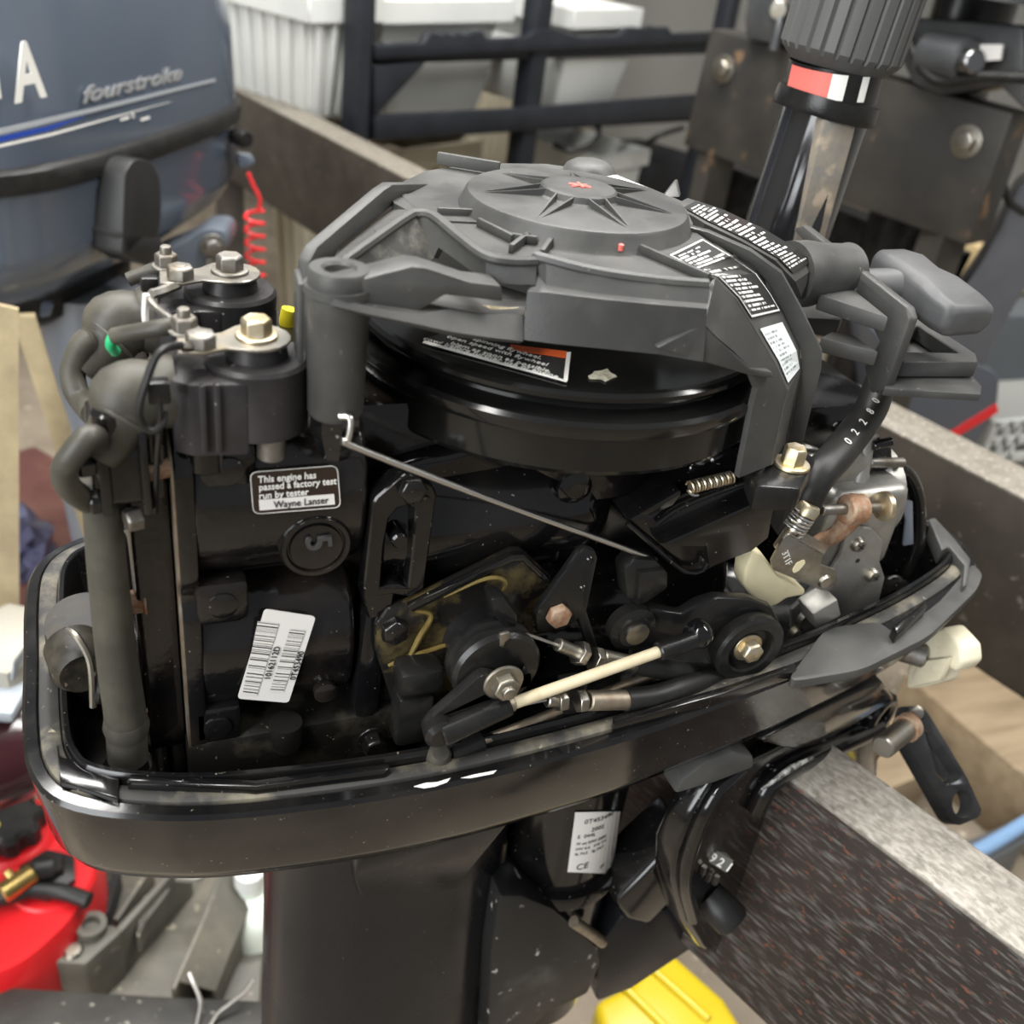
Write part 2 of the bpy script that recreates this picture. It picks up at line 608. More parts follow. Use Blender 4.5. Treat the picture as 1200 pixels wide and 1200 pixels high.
def inset(pts, d, z):
    n = len(pts)
    out = []
    for i in range(n):
        t = (pts[(i + 1) % n] - pts[i - 1]).normalized()
        nn = V((-t.y, t.x, 0))
        p = pts[i] + nn * d
        out.append(V((p.x, p.y, z)))
    return out

def loft(name, rings, mat_, parent, cap0=False, cap1=False, **k):
    bm = bmesh.new()
    R = [[bm.verts.new(p) for p in r] for r in rings]
    n = len(R[0])
    for A, B in zip(R, R[1:]):
        for i in range(n):
            bm.faces.new((A[i], A[(i + 1) % n], B[(i + 1) % n], B[i]))
    if cap0:
        bm.faces.new(R[0])
    if cap1:
        bm.faces.new(R[-1])
    return finish(name, bm, mat_, parent, **k)

s = 1
TRAYP = [(0.075, -0.068), (0.035, -0.062), (0.014, -0.054), (0.009, -0.050), (0.0045, -0.040), (0.0005, -0.006), (0.0, -0.002), (0.0015, 0.0), (0.006, 0.0005), (0.0068, -0.0015), (0.016, -0.0015), (0.0165, 0.0045), (0.0175, 0.006), (0.0195, 0.006), (0.0205, 0.0045), (0.021, -0.006), (0.026, -0.047), (0.034, -0.053), (0.08, -0.055)]
tray = loft('cowl_tray', [inset(OUT, s * d, z) for d, z in TRAYP], M['gloss'], MOTOR, True, True, smooth=42)
tray['label'] = 'glossy black lower cowl tray around the engine'
loft('rim_seal', [inset(OUT, s * d, z) for d, z in [(0.0069, -0.0012), (0.0075, 0.0012), (0.010, 0.0022), (0.0125, 0.0018), (0.0155, 0.0005), (0.0160, -0.0012)]], M['rim'], tray, label='dusty grey sealing strip in the tray rim')
# floor plate with its casting lip
fl = [V((x, y, -0.040)) for x, y in [(-0.20, -0.078), (-0.17, -0.098), (-0.05, -0.103), (0.10, -0.085), (0.16, -0.07), (0.16, 0.07), (0.1, 0.085), (-0.05, 0.1), (-0.17, 0.095), (-0.2, 0.078)]]
prism('powerhead_plate', rounded(fl, 0.015), (0, 0, -0.014), M['dirtygloss'], MOTOR, bevel=0.003)
rimpath = [p + V((0, 0, 0.003)) for p in rounded(fl, 0.015)]
tube('plate_lip', rimpath + [rimpath[0]], 0.003, M['dirtygloss'], MOTOR, seg=8, sub=1)
# rear corner latch boss and lip pieces
prism('latch_boss', PZ([(66, 868), (70, 886), (132, 904), (140, 908), (138, 935), (70, 915)], 0.004), (0, 0, -0.012), M['gloss'], tray, bevel=0.002)
prism('rim_lip', PZ([(148, 916), (300, 922), (452, 903), (458, 899), (455, 894), (300, 913), (150, 908)], 0.0065), (0, 0, -0.008), M['gloss'], tray, bevel=0.001)
prism('rim_lip', PZ([(720, 848), (850, 812), (935, 782), (930, 776), (848, 804), (718, 840)], 0.007), (0, 0, -0.008), M['gloss'], tray, bevel=0.001)
for chp in ([(485, 922), (498, 918), (512, 917), (522, 914), (528, 912), (524, 917), (510, 922), (497, 924)], [(540, 912), (556, 908), (582, 903), (578, 907), (552, 912)]):
    prism('chipped_paint', PZ(chp, 0.0008), (0, 0, 0.0003), M['white'], tray, label='white paint chip on the tray rim')
# forward rub pad along the near bow of the rim
prism('front_rim_pad', rounded(PZ([(920, 800), (968, 735), (1030, 728), (1048, 742), (1100, 706), (1140, 660), (1152, 672), (1146, 690), (1090, 745), (1010, 785)], 0.004), .012), (0, 0, -0.006), M['plastic'], tray, bevel=0.0015)

# ---- mid section under the tray
def sec(cx, a, b, z, n=40, p=2.6, cy=0):
    out = []
    for i in range(n):
        t = 2 * math.pi * i / n
        c, s_ = math.cos(t), math.sin(t)
        out.append(V((cx + a * math.copysign(abs(c) ** (2 / p), c), cy + b * math.copysign(abs(s_) ** (2 / p), s_), z)))
    return out

loft('drive_shaft_housing', [sec(-0.055, 0.150, 0.088, -0.058), sec(-0.058, 0.138, 0.082, -0.072), sec(-0.062, 0.110, 0.066, -0.095), sec(-0.065, 0.088, 0.053, -0.120), sec(-0.067, 0.079, 0.046, -0.150), sec(-0.067, 0.078, 0.045, -0.22), sec(-0.067, 0.082, 0.045, -0.40), sec(-0.065, 0.086, 0.04, -0.58)], M['leg'], MOTOR, True, True, smooth=50)
# moulded rib step on the near face of the housing
prism('housing_shoulder', [P(412, 998, 1, -0.080), P(428, 1003, 1, -0.080), P(600, 962, 1, -0.080), P(560, 1012, 1, -0.062), P(535, 1045, 1, -0.055), P(420, 1052, 1, -0.055), P(415, 1020, 1, -0.06)], (0, 0.028, 0), M['leg'], MOTOR, bevel=0.003)

# gearcase far below the frame keeps the motor whole
loft('gear_case', [sec(-0.065, 0.10, 0.05, -0.575), sec(-0.065, 0.13, 0.06, -0.60), sec(-0.06, 0.15, 0.035, -0.64), sec(-0.05, 0.10, 0.04, -0.69), sec(-0.05, 0.06, 0.012, -0.74), sec(-0.05, 0.03, 0.008, -0.80)], M['leg'], MOTOR, True, True)

# ---- flywheel
fw = lathe('flywheel', (0, 0, 0), (0, 0, 1), [(0, .120), (.06, .122), (.094, .135), (.101, .1385), (.1025, .141), (.1025, .1560), (.1055, .1575), (.1065, .160), (.1065, .1632), (.1050, .165), (.097, .1655), (.095, .1665), (.095, .1690), (.0985, .1700), (.0995, .1715), (.0995, .1735), (.098, .1750), (.0955, .1752), (.0945, .1745), (.090, .1745), (.03, .176), (0, .176)], M['flywheel'], MOTOR, seg=96, smooth=30)
fw['label'] = 'glossy black flywheel disc'
def ring_quad(name, r0, r1, a0, a1, z, mt, parent, n=16, th=.0003, label=None):
    bm = bmesh.new()
    lo = [V((r0 * math.cos(math.radians(a0 + (a1 - a0) * i / n)), r0 * math.sin(math.radians(a0 + (a1 - a0) * i / n)), z)) for i in range(n + 1)]
    hi = [V((r1 * math.cos(math.radians(a0 + (a1 - a0) * i / n)), r1 * math.sin(math.radians(a0 + (a1 - a0) * i / n)), z)) for i in range(n + 1)]
    add_prism(bm, lo + hi[::-1], (0, 0, th))
    return finish(name, bm, mt, parent, label=label)
ZF = 0.17475
# warning decal on the flywheel rim: straight lower lines towards the camera
dq = [P(540, 385, 2, ZF), P(669, 412, 2, ZF), P(664, 447, 2, ZF), P(495, 398, 2, ZF)]
wd = decal('warning_decal', dq, M['ink'], fw, label='black warning decal with orange bar')
dx = (dq[2] - dq[3]).normalized()
dy = V((0, 0, 1)).cross(dx)
def onfly(px, py, dz=.0006):
    return P(px, py, 2, ZF + dz)
prism('decal_border', [onfly(664, 413), onfly(669, 413), onfly(665, 447), onfly(660, 447)], (0, 0, .0002), M['white'], fw)
prism('decal_border', [onfly(497, 399), onfly(660, 445), onfly(664, 448), onfly(495, 402)], (0, 0, .0002), M['white'], fw)
prism('decal_bar', [onfly(598, 404), onfly(664, 412), onfly(663, 420), onfly(600, 410)], (0, 0, .0002), M['orange'], fw)
for s_, (px, py) in zip(['spinning flywheel.', 'open speed with flywheel', 'blem as soon as possible.', 'cowl before further use of engine.'], [(634, 421), (641, 429), (645, 437), (656, 444)]):
    text('decal_text', s_, onfly(px, py, .0008), dx, dy, 0.0046, M['white'], fw, align='RIGHT', ext=.0001)
ch = [onfly(690 + 15 * math.cos(t) * (1 + .25 * math.sin(3 * t)) + 16, 440 + 6 * math.sin(t) * (1 + .3 * math.cos(5 * t)), .0002) for t in [i * .42 for i in range(15)]]
prism('chipped_patch', ch, (0, 0, .0003), mat('bare_chip', (.62, .58, .46), .6, col2=(.3, .28, .2), scale=400), fw, label='pale chipped patch on the flywheel')

# ---- engine block
blk = MOTOR
def barrel(name, x0, x1, zc, rz, y0, bulge, mt, n=14):
    """horizontal cylinder jacket: rounded towards the camera"""
    pts = []
    for i in range(n + 1):
        t = math.pi * i / n
        pts.append(V((x0, y0 - bulge * (math.sin(t) ** 0.72), zc - rz * math.cos(t))))
    pts += [V((x0, 0.05, zc + rz)), V((x0, 0.05, zc - rz))]
    return prism(name, pts, (x1 - x0, 0, 0), mt, MOTOR, bevel=0.0035, segs=3)

b1 = barrel('cylinder_jacket', -0.183, -0.112, 0.119, 0.037, -0.046, 0.030, M['block'])
b2 = barrel('cylinder_jacket', -0.183, -0.114, 0.040, 0.036, -0.044, 0.030, M['block'])
box('cylinder_block', (-0.125, 0.0, 0.058), (0.13, 0.10, 0.19), M['block'], MOTOR, bevel=0.004)
# crankcase below the flywheel
prism('crankcase', [V((-0.112, -0.05, z)) for z in ()] or [V((-0.105, -0.060, -0.045)), V((-0.105, -0.060, 0.125)), V((-0.06, -0.060, 0.135)), V((0.02, -0.052, 0.135)), V((0.09, -0.045, 0.115)), V((0.11, -0.045, 0.02)), V((0.09, -0.05, -0.045))], (0, 0.12, 0), M['gloss'], MOTOR, bevel=0.006, segs=3)
lathe('crankcase_barrel', (-0.105, -0.035, 0.092), (1, 0, 0), [(0, 0), (.034, 0), (.036, .003), (.036, .10), (.030, .112), (.024, .118), (0, .118)], M['gloss'], MOTOR, seg=48)
lathe('crankcase_barrel', (-0.105, -0.032, 0.012), (1, 0, 0), [(0, 0), (.036, 0), (.038, .003), (.038, .14), (.03, .15), (0, .15)], M['gloss'], MOTOR, seg=48)
lathe('stator_base', (0, 0, 0), (0, 0, 1), [(0, .10), (.062, .10), (.066, .104), (.066, .125), (0, .127)], M['block'], MOTOR, seg=48)

# cylinder head flange and head at the rear
hf = rounded([V((-0.1885, y, z)) for y, z in [(-0.066, -0.022), (-0.074, -0.005), (-0.074, 0.07), (-0.070, 0.08), (-0.076, 0.09), (-0.076, 0.145), (-0.062, 0.160), (0.06, 0.160), (0.07, 0.14), (0.07, -0.01), (0.055, -0.022)]], 0.006)
prism('head_flange', hf, (0.0075, 0, 0), M['block'], MOTOR, bevel=0.0012)
prism('head_gasket', [V((-0.1893, p.y * .99, p.z)) for p in hf], (0.001, 0, 0), M['bronze'], MOTOR)
hd = rounded([V((-0.206, y, z)) for y, z in [(-0.058, -0.018), (-0.066, 0.0), (-0.066, 0.14), (-0.052, 0.152), (0.05, 0.152), (0.062, 0.14), (0.062, 0.0), (0.05, -0.018)]], 0.008)
head = prism('cylinder_head', hd, (0.0165, 0, 0), M['block'], MOTOR, bevel=0.003)
# head bolts round the near edge
for (px, py, mt) in [(184, 603, 'dull'), (190, 708, 'rust'), (170, 740, 'rust'), (186, 852, 'rust'), (175, 609, 'dull')][:4]:
    p = P(px, py, 1, -0.066)
    bolt('head_bolt', p + V((-.006, 0.004, 0)), (-1, 0, 0), 0.0052, 0.006, M[mt], head, washer=.006)
for (px, py) in [(268, 552), (261, 709), (255, 852)]:
    p = P(px, py, 1, -0.074)
    box('flange_lug', p + V((0, .008, 0)), (.022, .016, .022), M['block'], MOTOR, bevel=0.003)
    lathe('lug_bolt', p, (0, -1, 0), [(0, 0), (.0062, 0), (.0062, .001), (.005, .0015), (0, .0015)], M['block'], MOTOR, seg=20)
# number boss
bc = P(371, 642, 1, -0.077)
lathe('number_boss', bc + V((0, .012, 0)), (0, -1, 0), [(0, 0), (.0152, 0), (.0152, .0105), (.0142, .012), (.0125, .012), (.0118, .0105), (.0112, .0105), (.0108, .0118), (0, .0118)], M['block'], b1, seg=44)
text('number_relief', '5', P(358, 629, 1, -.0772), (.1, 0, -1), (1, 0, .1), 0.0150, M['plastic'], b1, ext=.0014, bold=.0002)  # cast digit coloured lighter than the block, standing in for its edge highlights
# test sticker
q = [P(293, 553, 1, -0.0765), P(395, 545, 1, -0.0765), P(399, 594, 1, -0.0765), P(297, 602, 1, -0.0765)]
st = prism('test_sticker', rounded(q, .003), (0, -.0004, 0), M['brownfilm'], b1, label='dark sticker reading this engine has passed a factory test')
loop = rounded(q, .003)
tube('sticker_border', [p + V((0, -.0004, 0)) for p in loop + [loop[0]]], .00018, M['label'], b1, seg=4, sub=1)
sx_ = (q[1] - q[0]).normalized()
sz_ = V((0, 0, 1))
for s_, (px, py) in zip(['This engine has', 'passed a factory test', 'run by tester'], [(302, 565), (303, 574), (303, 584)]):
    text('sticker_text', s_, P(px, py, 1, -0.0765) + V((0, -.0006, 0)), sx_, sz_, 0.0043, M['white'], b1, bold=.00006, sx=.86)
nq = [P(303, 585, 1, -0.0765), P(391, 578, 1, -0.0765), P(392, 590, 1, -0.0765), P(304, 597, 1, -0.0765)]
prism('name_strip', [p + V((0, -.0005, 0)) for p in nq], (0, -.0003, 0), M['label'], b1)
text('name_text', 'Wayne Lanser', P(320, 594, 1, -0.0765) + V((0, -.001, 0)), sx_, sz_, 0.0046, M['ink'], b1, sx=.82)
# barcode sticker
q = [P(310, 713, 1, -0.075), P(370, 722, 1, -0.075), P(338, 823, 1, -0.075), P(278, 818, 1, -0.075)]
prism('barcode_sticker', rounded(q, .002), (0, -.0004, 0), M['label'], b2, label='white barcode sticker on the lower cylinder')
M['bars'] = print_mat('barcode_print', (.72, .70, .66), (.02, .02, .02), 1, density=.47, cols=46, bars=True)
for (a, b, c, d) in [((302, 728), (327, 731), (301, 815), (284, 813))[:4], ((340, 737), (358, 739), (332, 811), (316, 810))]:
    # bars run across the strip, so u follows its length
    decal('barcode', [P(*d, 1, -0.0756), P(*a, 1, -0.0756), P(*b, 1, -0.0756), P(*c, 1, -0.0756)], M['bars'], b2, off=.0001)
for s_, a, b in [('10162112D', (316, 797), (328, 760)), ('0T453490', (346, 797), (359, 757))]:
    A, B = P(*a, 1, -0.0758), P(*b, 1, -0.0758)
    text('barcode_text', s_, A, B - A, V((-1, 0, .2)), .0040, M['ink'], b2)

# ---- slotted anchor frame beside the jackets
yy = -0.078
fo = PY([(437, 590), (441, 583), (468, 560), (482, 556), (508, 570), (512, 580), (497, 690), (480, 700), (462, 697), (458, 722), (432, 726), (425, 700)], yy)
fh = PY([(456, 608), (466, 596), (478, 592), (487, 598), (484, 640), (478, 690), (462, 684), (446, 690), (450, 640)], yy)
fr = prism('slotted_bracket', fo, (0, .010, 0), M['gloss'], MOTOR, holes=[fh], bevel=.0008, segs=1)
prism('bracket_post', PY([(437, 720), (428, 720), (414, 830), (420, 868), (440, 868), (450, 790), (455, 720)], yy + .004), (0, .03, 0), M['gloss'], MOTOR, bevel=.003)
bolt('bracket_bolt', P(482, 571, 1, yy), (0, -1, 0), .0062, .005, M['gloss'], fr, rot=.1)
lathe('bracket_pin', P(468, 632, 1, yy) + V((0, .012, 0)), (0, -1, 0), [(0, 0), (.0038, 0), (.0038, .013), (.003, .014), (0, .014)], M['gloss'], fr, seg=20)
lathe('bracket_dowel', P(495, 590, 1, yy), (0, -1, 0), [(0, 0), (.004, 0), (.004, .001), (0, .0012)], M['gloss'], fr, seg=20)
cyl('dip_rod', P(466, 615, 1, yy + .014), P(462, 690, 1, yy + .014), .0055, M['gloss'], fr)
bolt('bracket_bolt', P(460, 733, 1, yy), (0, -1, 0), .0068, .006, M['gloss'], fr, washer=.0085, rot=.5)
bolt('base_bolt', P(436, 866, 1, yy), (0, -1, 0), .006, .007, M['gloss'], MOTOR, washer=.008, rot=.2)
lathe('base_bolt', P(380, 806, 1, -.07), (0, -1, 0), [(0, 0), (.0055, 0), (.0055, .004), (.004, .005), (0, .005)], M['block'], MOTOR, seg=20)
# foot of the block and drain pocket
box('block_foot', (-.14, -.05, -.018), (.10, .05, .035), M['dirtygloss'], MOTOR, bevel=.004)
lathe('drain_pocket', P(335, 846, 1, -.076), (0, 0, -1), [(0, 0), (.0075, 0), (.0075, .012), (.006, .0155), (0, .017)], M['dirtygloss'], MOTOR, seg=24)
# ---- recoil starter housing over the flywheel
PL = M['plastic']
ZT = 0.2180
plate = PZ([(452, 222), (500, 200), (560, 191), (640, 192), (720, 203), (800, 236), (812, 262), (802, 300), (826, 334), (700, 320), (632, 302), (598, 302), (570, 297), (512, 256), (492, 254), (462, 238)], ZT)
bm = bmesh.new()
add_prism(bm, plate, (0, 0, -.0035), tess=True)
cov = finish('recoil_starter_cover', bm, PL, MOTOR, label='dusty grey-black plastic recoil starter cover')
lathe('cover_dome', (0, 0, 0), (0, 0, 1), [(.056, ZT - .001), (.0535, .2195), (.0515, .2245), (.0505, .2258), (.049, .2262), (.02, .2272), (.0185, .228), (.0175, .2305), (.0165, .2312), (.012, .2313), (0, .2310)], PL, cov, seg=72, smooth=25)
# paired star ribs round the hub
for k in range(7):
    a = math.radians(18 + 360 / 7 * k)
    bm = bmesh.new()
    for sgn in (-1, 1):
        a0, a1 = a + sgn * .26, a + sgn * .02
        p0 = V((math.cos(a0) * .0165, math.sin(a0) * .0165, 0))
        p1 = V((math.cos(a1) * .044, math.sin(a1) * .044, 0))
        n = (p1 - p0).cross(V((0, 0, 1))).normalized() * .0007
        vs = []
        for p, zt in ((p0, .2306), (p1, .2264)):
            for q_, z in ((p - n, .2255), (p + n, .2255), (p + n * .6, zt), (p - n * .6, zt)):
                vs.append(bm.verts.new((q_.x, q_.y, z)))
        for f in ((0, 1, 2, 3), (7, 6, 5, 4), (0, 4, 5, 1), (1, 5, 6, 2), (2, 6, 7, 3), (3, 7, 4, 0)):
            bm.faces.new([vs[i] for i in f])
    finish('star_rib', bm, PL, cov)
# smear of red paint pen on the hub
for (cx, cy, l, an) in [(0, 0, .009, .3), (.001, .001, .008, 1.5), (-.001, .001, .007, 2.5), (.002, -.001, .006, -.6)]:
    tube('pen_mark', [(cx - l * .5 * math.cos(an), cy - l * .5 * math.sin(an), .2313), (cx, cy, .23145), (cx + l * .5 * math.cos(an), cy + l * .5 * math.sin(an), .2313)], .0006, M['redpen'], cov, seg=6, sub=3)
for (px, py) in [(612, 258), (728, 288)]:
    lathe('pen_mark', P(px, py, 2, .2215), (0, 0, 1), [(0, -.002), (.0012, -.002), (.0012, .0006), (0, .001)], M['redpen'], cov, seg=12)

def vrib(name, p0, p1, h, w, par=None, z0=None, **k):
    """straight rib standing on the cover from p0 to p1"""
    p0, p1 = V(p0), V(p1)
    n = (p1 - p0).cross(V((0, 0, 1))).normalized() * w * .5
    d = V((0, 0, h))
    vs = [p0 - n, p0 + n, p1 + n, p1 - n]
    vs = vs + [v + d for v in vs]
    return poly(name, vs, [(0, 3, 2, 1), (4, 5, 6, 7), (0, 1, 5, 4), (1, 2, 6, 5), (2, 3, 7, 6), (3, 0, 4, 7)], PL, par or cov, bevel=w * .2, **k)

for a, b in [((642, 263), (598, 297)), ((657, 270), (634, 303)), ((613, 257), (512, 253)), ((730, 288), (830, 331)), ((560, 265), (600, 285)), ((628, 287), (596, 283))]:
    vrib('radial_rib', P(*a, 2, ZT), P(*b, 2, ZT), .0038, .0022)
# far side tabs
vrib('rear_tab', P(512, 192, 2, .219), P(585, 204, 2, .219), .006, .003)
prism('stop_tab', [P(776, 231, 2, ZT), P(789, 214, 2, ZT + .004), P(793, 213, 2, ZT + .004), P(797, 231, 2, ZT)], (.004, .006, 0), PL, cov, bevel=.0006)
lathe('far_boss', P(690, 208, 2, ZT - .003), (0, 0, 1), [(0, 0), (.016, 0), (.013, .006), (.009, .0085), (0, .009)], PL, cov, seg=24)
decal('far_label', [P(703, 206, 2, ZT + .001), P(722, 206, 2, ZT + .001), P(772, 226, 2, ZT + .001), P(752, 228, 2, ZT + .001)], M['label'], cov)

# near wall of the cover
def mixrow(px, ys):
    return [P(a, b, 1, y) for (a, b), y in zip(px, ys)]
topw = mixrow([(629, 303), (640, 306), (700, 321), (770, 331), (832, 336)], [-.074, -.077, -.088, -.096, -.100])
midw = mixrow([(629, 320), (640, 334), (700, 344), (770, 351), (830, 356)], [-.075, -.081, -.092, -.100, -.103])
mid2 = mixrow([(618, 342), (642, 343), (700, 350), (770, 357), (829, 362)], [-.080, -.086, -.096, -.103, -.105])
botw = mixrow([(612, 398), (650, 403), (700, 408), (770, 415), (824, 424)], [-.086, -.091, -.097, -.104, -.106])
sheet('near_wall', [topw, midw, mid2, botw], .004, PL, cov, smooth=30)
tube('wall_top_edge', [p + V((0, .002, 0)) for p in topw], .0024, PL, cov, seg=8, sub=4)
# recess walls round the lock lever
ra = [P(374, 332, 1, -.078), P(383, 321, 1, -.075), P(430, 287, 1, -.050), P(476, 255, 1, -.024), P(490, 251, 1, -.020)]
rb = [P(374, 350, 1, -.080), P(392, 340, 1, -.077), P(440, 325, 1, -.055), P(490, 318, 1, -.040), P(508, 302, 1, -.034)]
sheet('recess_wall', [ra, rb], .003, mat('dusty_plastic', (.05, .05, .045), .8, col2=(.15, .14, .12), scale=120, mix=(.45, .7), bump=.4, bscale=600), cov)
rc = [P(490, 251, 1, -.020), P(509, 254, 1, -.026), P(540, 279, 1, -.050), P(569, 300, 1, -.068), P(598, 306, 1, -.073), P(629, 306, 1, -.074)]
rd = [P(508, 302, 1, -.034), P(514, 290, 1, -.036), P(545, 312, 1, -.055), P(570, 330, 1, -.070), P(598, 333, 1, -.076), P(628, 334, 1, -.080)]
sheet('recess_wall', [rc, rd], .003, PL, cov)
tube('recess_edge', ra[1:] + rc[1:], .0022, PL, cov, seg=8, sub=4)
# shelf lip below the lever, blending into the near wall
sa = mixrow([(368, 344), (392, 350), (440, 360), (490, 368), (525, 362), (560, 368), (613, 368)], [-.082, -.0925, -.093, -.093, -.085, -.082, -.083])
sb = mixrow([(368, 352), (392, 359), (440, 370), (490, 380), (530, 389), (570, 395), (613, 400)], [-.083, -.094, -.095, -.095, -.092, -.090, -.087])
sheet('lever_shelf_lip', [sa, sb], .003, PL, cov)
prism('lever_shelf', [P(374, 346, 1, -.083), P(392, 350, 1, -.091), P(490, 368, 1, -.092), P(526, 364, 1, -.084), P(560, 369, 1, -.081), P(613, 369, 1, -.082), P(620, 345, 1, -.05), P(510, 310, 1, -.035)], (0, 0, -.002), PL, cov)
# pivot post
PX, PYY = -.1285, -.0805
lathe('pivot_post', (PX, PYY, 0), (0, 0, 1), [(0, .166), (.0095, .166), (.0106, .168), (.0112, .205), (.0118, .206), (.0118, .214), (.0125, .2145), (.0125, .2175), (0, .2178)], PL, cov, seg=36)
vrib('post_fin', (PX - .0125, PYY + .004, .168), (PX - .011, PYY + .02, .168), .048, .002)
lathe('post_foot', (PX + .0005, PYY, 0), (0, 0, 1), [(0, .148), (.006, .148), (.010, .160), (.010, .167), (0, .167)], M['gloss'], MOTOR, seg=8)
# lever
lv = prism('lock_lever', [P(388, 336, 1, -.090), P(425, 327, 1, -.090), P(483, 312, 1, -.088), P(500, 314, 1, -.088), P(552, 331, 1, -.086), P(588, 335, 1, -.085), P(590, 354, 1, -.085), P(522, 346, 1, -.087), P(490, 366, 1, -.089), P(388, 351, 1, -.091)], (0, .013, 0), PL, MOTOR, bevel=.001, label='grey plastic starter lock lever')
lathe('lever_boss', (PX, PYY, 0), (0, 0, 1), [(.0105, .2145), (.0112, .216), (.0112, .2225), (.0105, .2235), (.0065, .2235), (.0055, .2225), (.005, .2175)], PL, lv, seg=32)
tube('starter_rope', [P(548, 362, 1, -.07), P(590, 366, 1, -.072), P(612, 366, 1, -.07)], .0022, mat('tan_rope', (.5, .42, .25), .8, col2=(.2, .16, .1), scale=300), MOTOR, seg=8)
# silver lock rod
rod = [P(398, 488, 1, -.091), P(410, 490, 1, -.093), P(410, 505, 1, -.094), P(408, 516, 1, -.094), P(414, 523, 1, -.094), P(560, 580, 1, -.088), P(768, 656, 1, -.079)]
tube('lock_rod', rod, .00135, M['rod'], MOTOR, seg=10, sub=4, label='thin bright steel link rod across the engine side')

# left (rear) leg of the cover: sloped panel between two flanges
lp, ld = V((-.131, -.026, 0)), P(470, 213, 2, .2215)
ln = (ld - lp).cross(V((0, 0, 1)))
def LF(px, py):
    return PN(px, py, lp, ln)
fo_ = [LF(*p) for p in [(543, 212), (447, 213), (436, 220), (357, 286), (348, 303), (345, 400), (344, 490)]]
fi_ = [LF(*p) for p in [(543, 222), (468, 224), (452, 234), (384, 288), (371, 310), (366, 400), (363, 490)]]
prism('leg_flange', fo_ + fi_[::-1], (.0045, -.0035, 0), PL, cov, bevel=.001)
near_ = [P(600, 262, 2, ZT + .0008), P(505, 258, 2, ZT + .0008), P(486, 258, 1, -.022), P(434, 290, 1, -.048), P(386, 323, 1, -.072), P(376, 340, 1, -.076), P(372, 480, 1, -.078)]
far_ = [P(565, 228, 2, ZT + .0008), P(470, 227, 2, ZT + .0008)] + [p + V((.004, -.003, -.001)) for p in [LF(456, 233), LF(410, 268), LF(380, 292), LF(371, 310), LF(364, 490)]]
sheet('leg_panel', [far_, near_], .003, PL, cov, smooth=20)
lathe('panel_hole', P(442, 268, 1, -.035) + V((.0015, 0, -.0015)), (-.35, -.2, .9), [(0, 0), (.0022, 0), (.0022, .0022), (0, .0022)], M['ink'], cov, seg=14)

# front leg of the cover: flanged channel with two decals, ends in a bolted foot
fp, fq = V((.113, -.060, 0)), P(807, 263, 2, .2205)
fn = (fq - fp).cross(V((0, 0, 1)))
np_, nq_ = V((.072, -.090, 0)), P(815, 322, 2, .2205)
nn_ = (nq_ - np_).cross(V((0, 0, 1)))
def FF(px, py):
    return PN(px, py, fp, fn)
def NF(px, py):
    return PN(px, py, np_, nn_)
fo = [FF(*p) for p in [(806, 262), (830, 268), (880, 290), (916, 316), (940, 360), (963, 408), (962, 428), (934, 540)]]
fi = [FF(*p) for p in [(815, 268), (842, 284), (880, 306), (897, 324), (918, 362), (938, 406), (940, 428), (918, 535)]]
prism('front_leg_flange', fo + fi[::-1], (-.003, -.0045, 0), PL, cov, bevel=.0012)
pn = [P(752, 294, 2, ZT + .0008), P(783, 302, 2, ZT + .0008), P(812, 318, 2, ZT + .0008)] + [NF(*p) for p in [(838, 326), (862, 350), (881, 380), (908, 425), (923, 458), (903, 545)]]
pf = [P(800, 262, 2, ZT + .0008), P(828, 281, 2, ZT + .0008), P(860, 300, 2, ZT + .0008)] + [p + V((-.003, -.004, 0)) for p in [FF(*p) for p in [(890, 318), (905, 340), (920, 366), (938, 404), (940, 428), (917, 537)]]]
def resample(r, k=4):
    return [r[i].lerp(r[i + 1], j / k) for i in range(len(r) - 1) for j in range(k)] + [r[-1]]
_f, _n = resample(pf), resample(pn)
sheet('front_leg_panel', [[a.lerp(b, t / 6) for a, b in zip(_f, _n)] for t in range(7)], .003, PL, cov, smooth=20)
# near web of the leg
wa = [NF(826, 336), NF(838, 326), NF(860, 348), NF(881, 381), NF(908, 426), NF(923, 458), NF(917, 478), NF(903, 545)]
wb = [P(824, 380, 1, -.104), P(826, 381, 1, -.104), P(840, 395, 1, -.103), P(858, 410, 1, -.1), P(880, 432, 1, -.097), P(888, 455, 1, -.096), P(882, 478, 1, -.096), P(866, 560, 1, -.096)]
sheet('front_leg_web', [wa, wb], .003, PL, cov, smooth=35)
tri = [P(770, 408, 1, -.108), P(824, 381, 1, -.105), P(880, 432, 1, -.098), P(905, 436, 1, -.096), P(908, 444, 1, -.096), P(878, 440, 1, -.100)]
prism('web_gusset', tri, (0, .004, 0), PL, cov, bevel=.0008)
prism('leg_foot', [V((.062, -.100, .112)), V((.082, -.106, .112)), V((.108, -.082, .112)), V((.098, -.062, .112)), V((.072, -.075, .112))], (0, 0, .0135), M['plastic2'], cov, bevel=.002)
bolt('foot_bolt', V((.0905, -.086, .1255)), (0, 0, 1), .0058, .0085, M['gold'], cov, washer=.0088, rot=.6, label='gold zinc bolt at the cover foot')

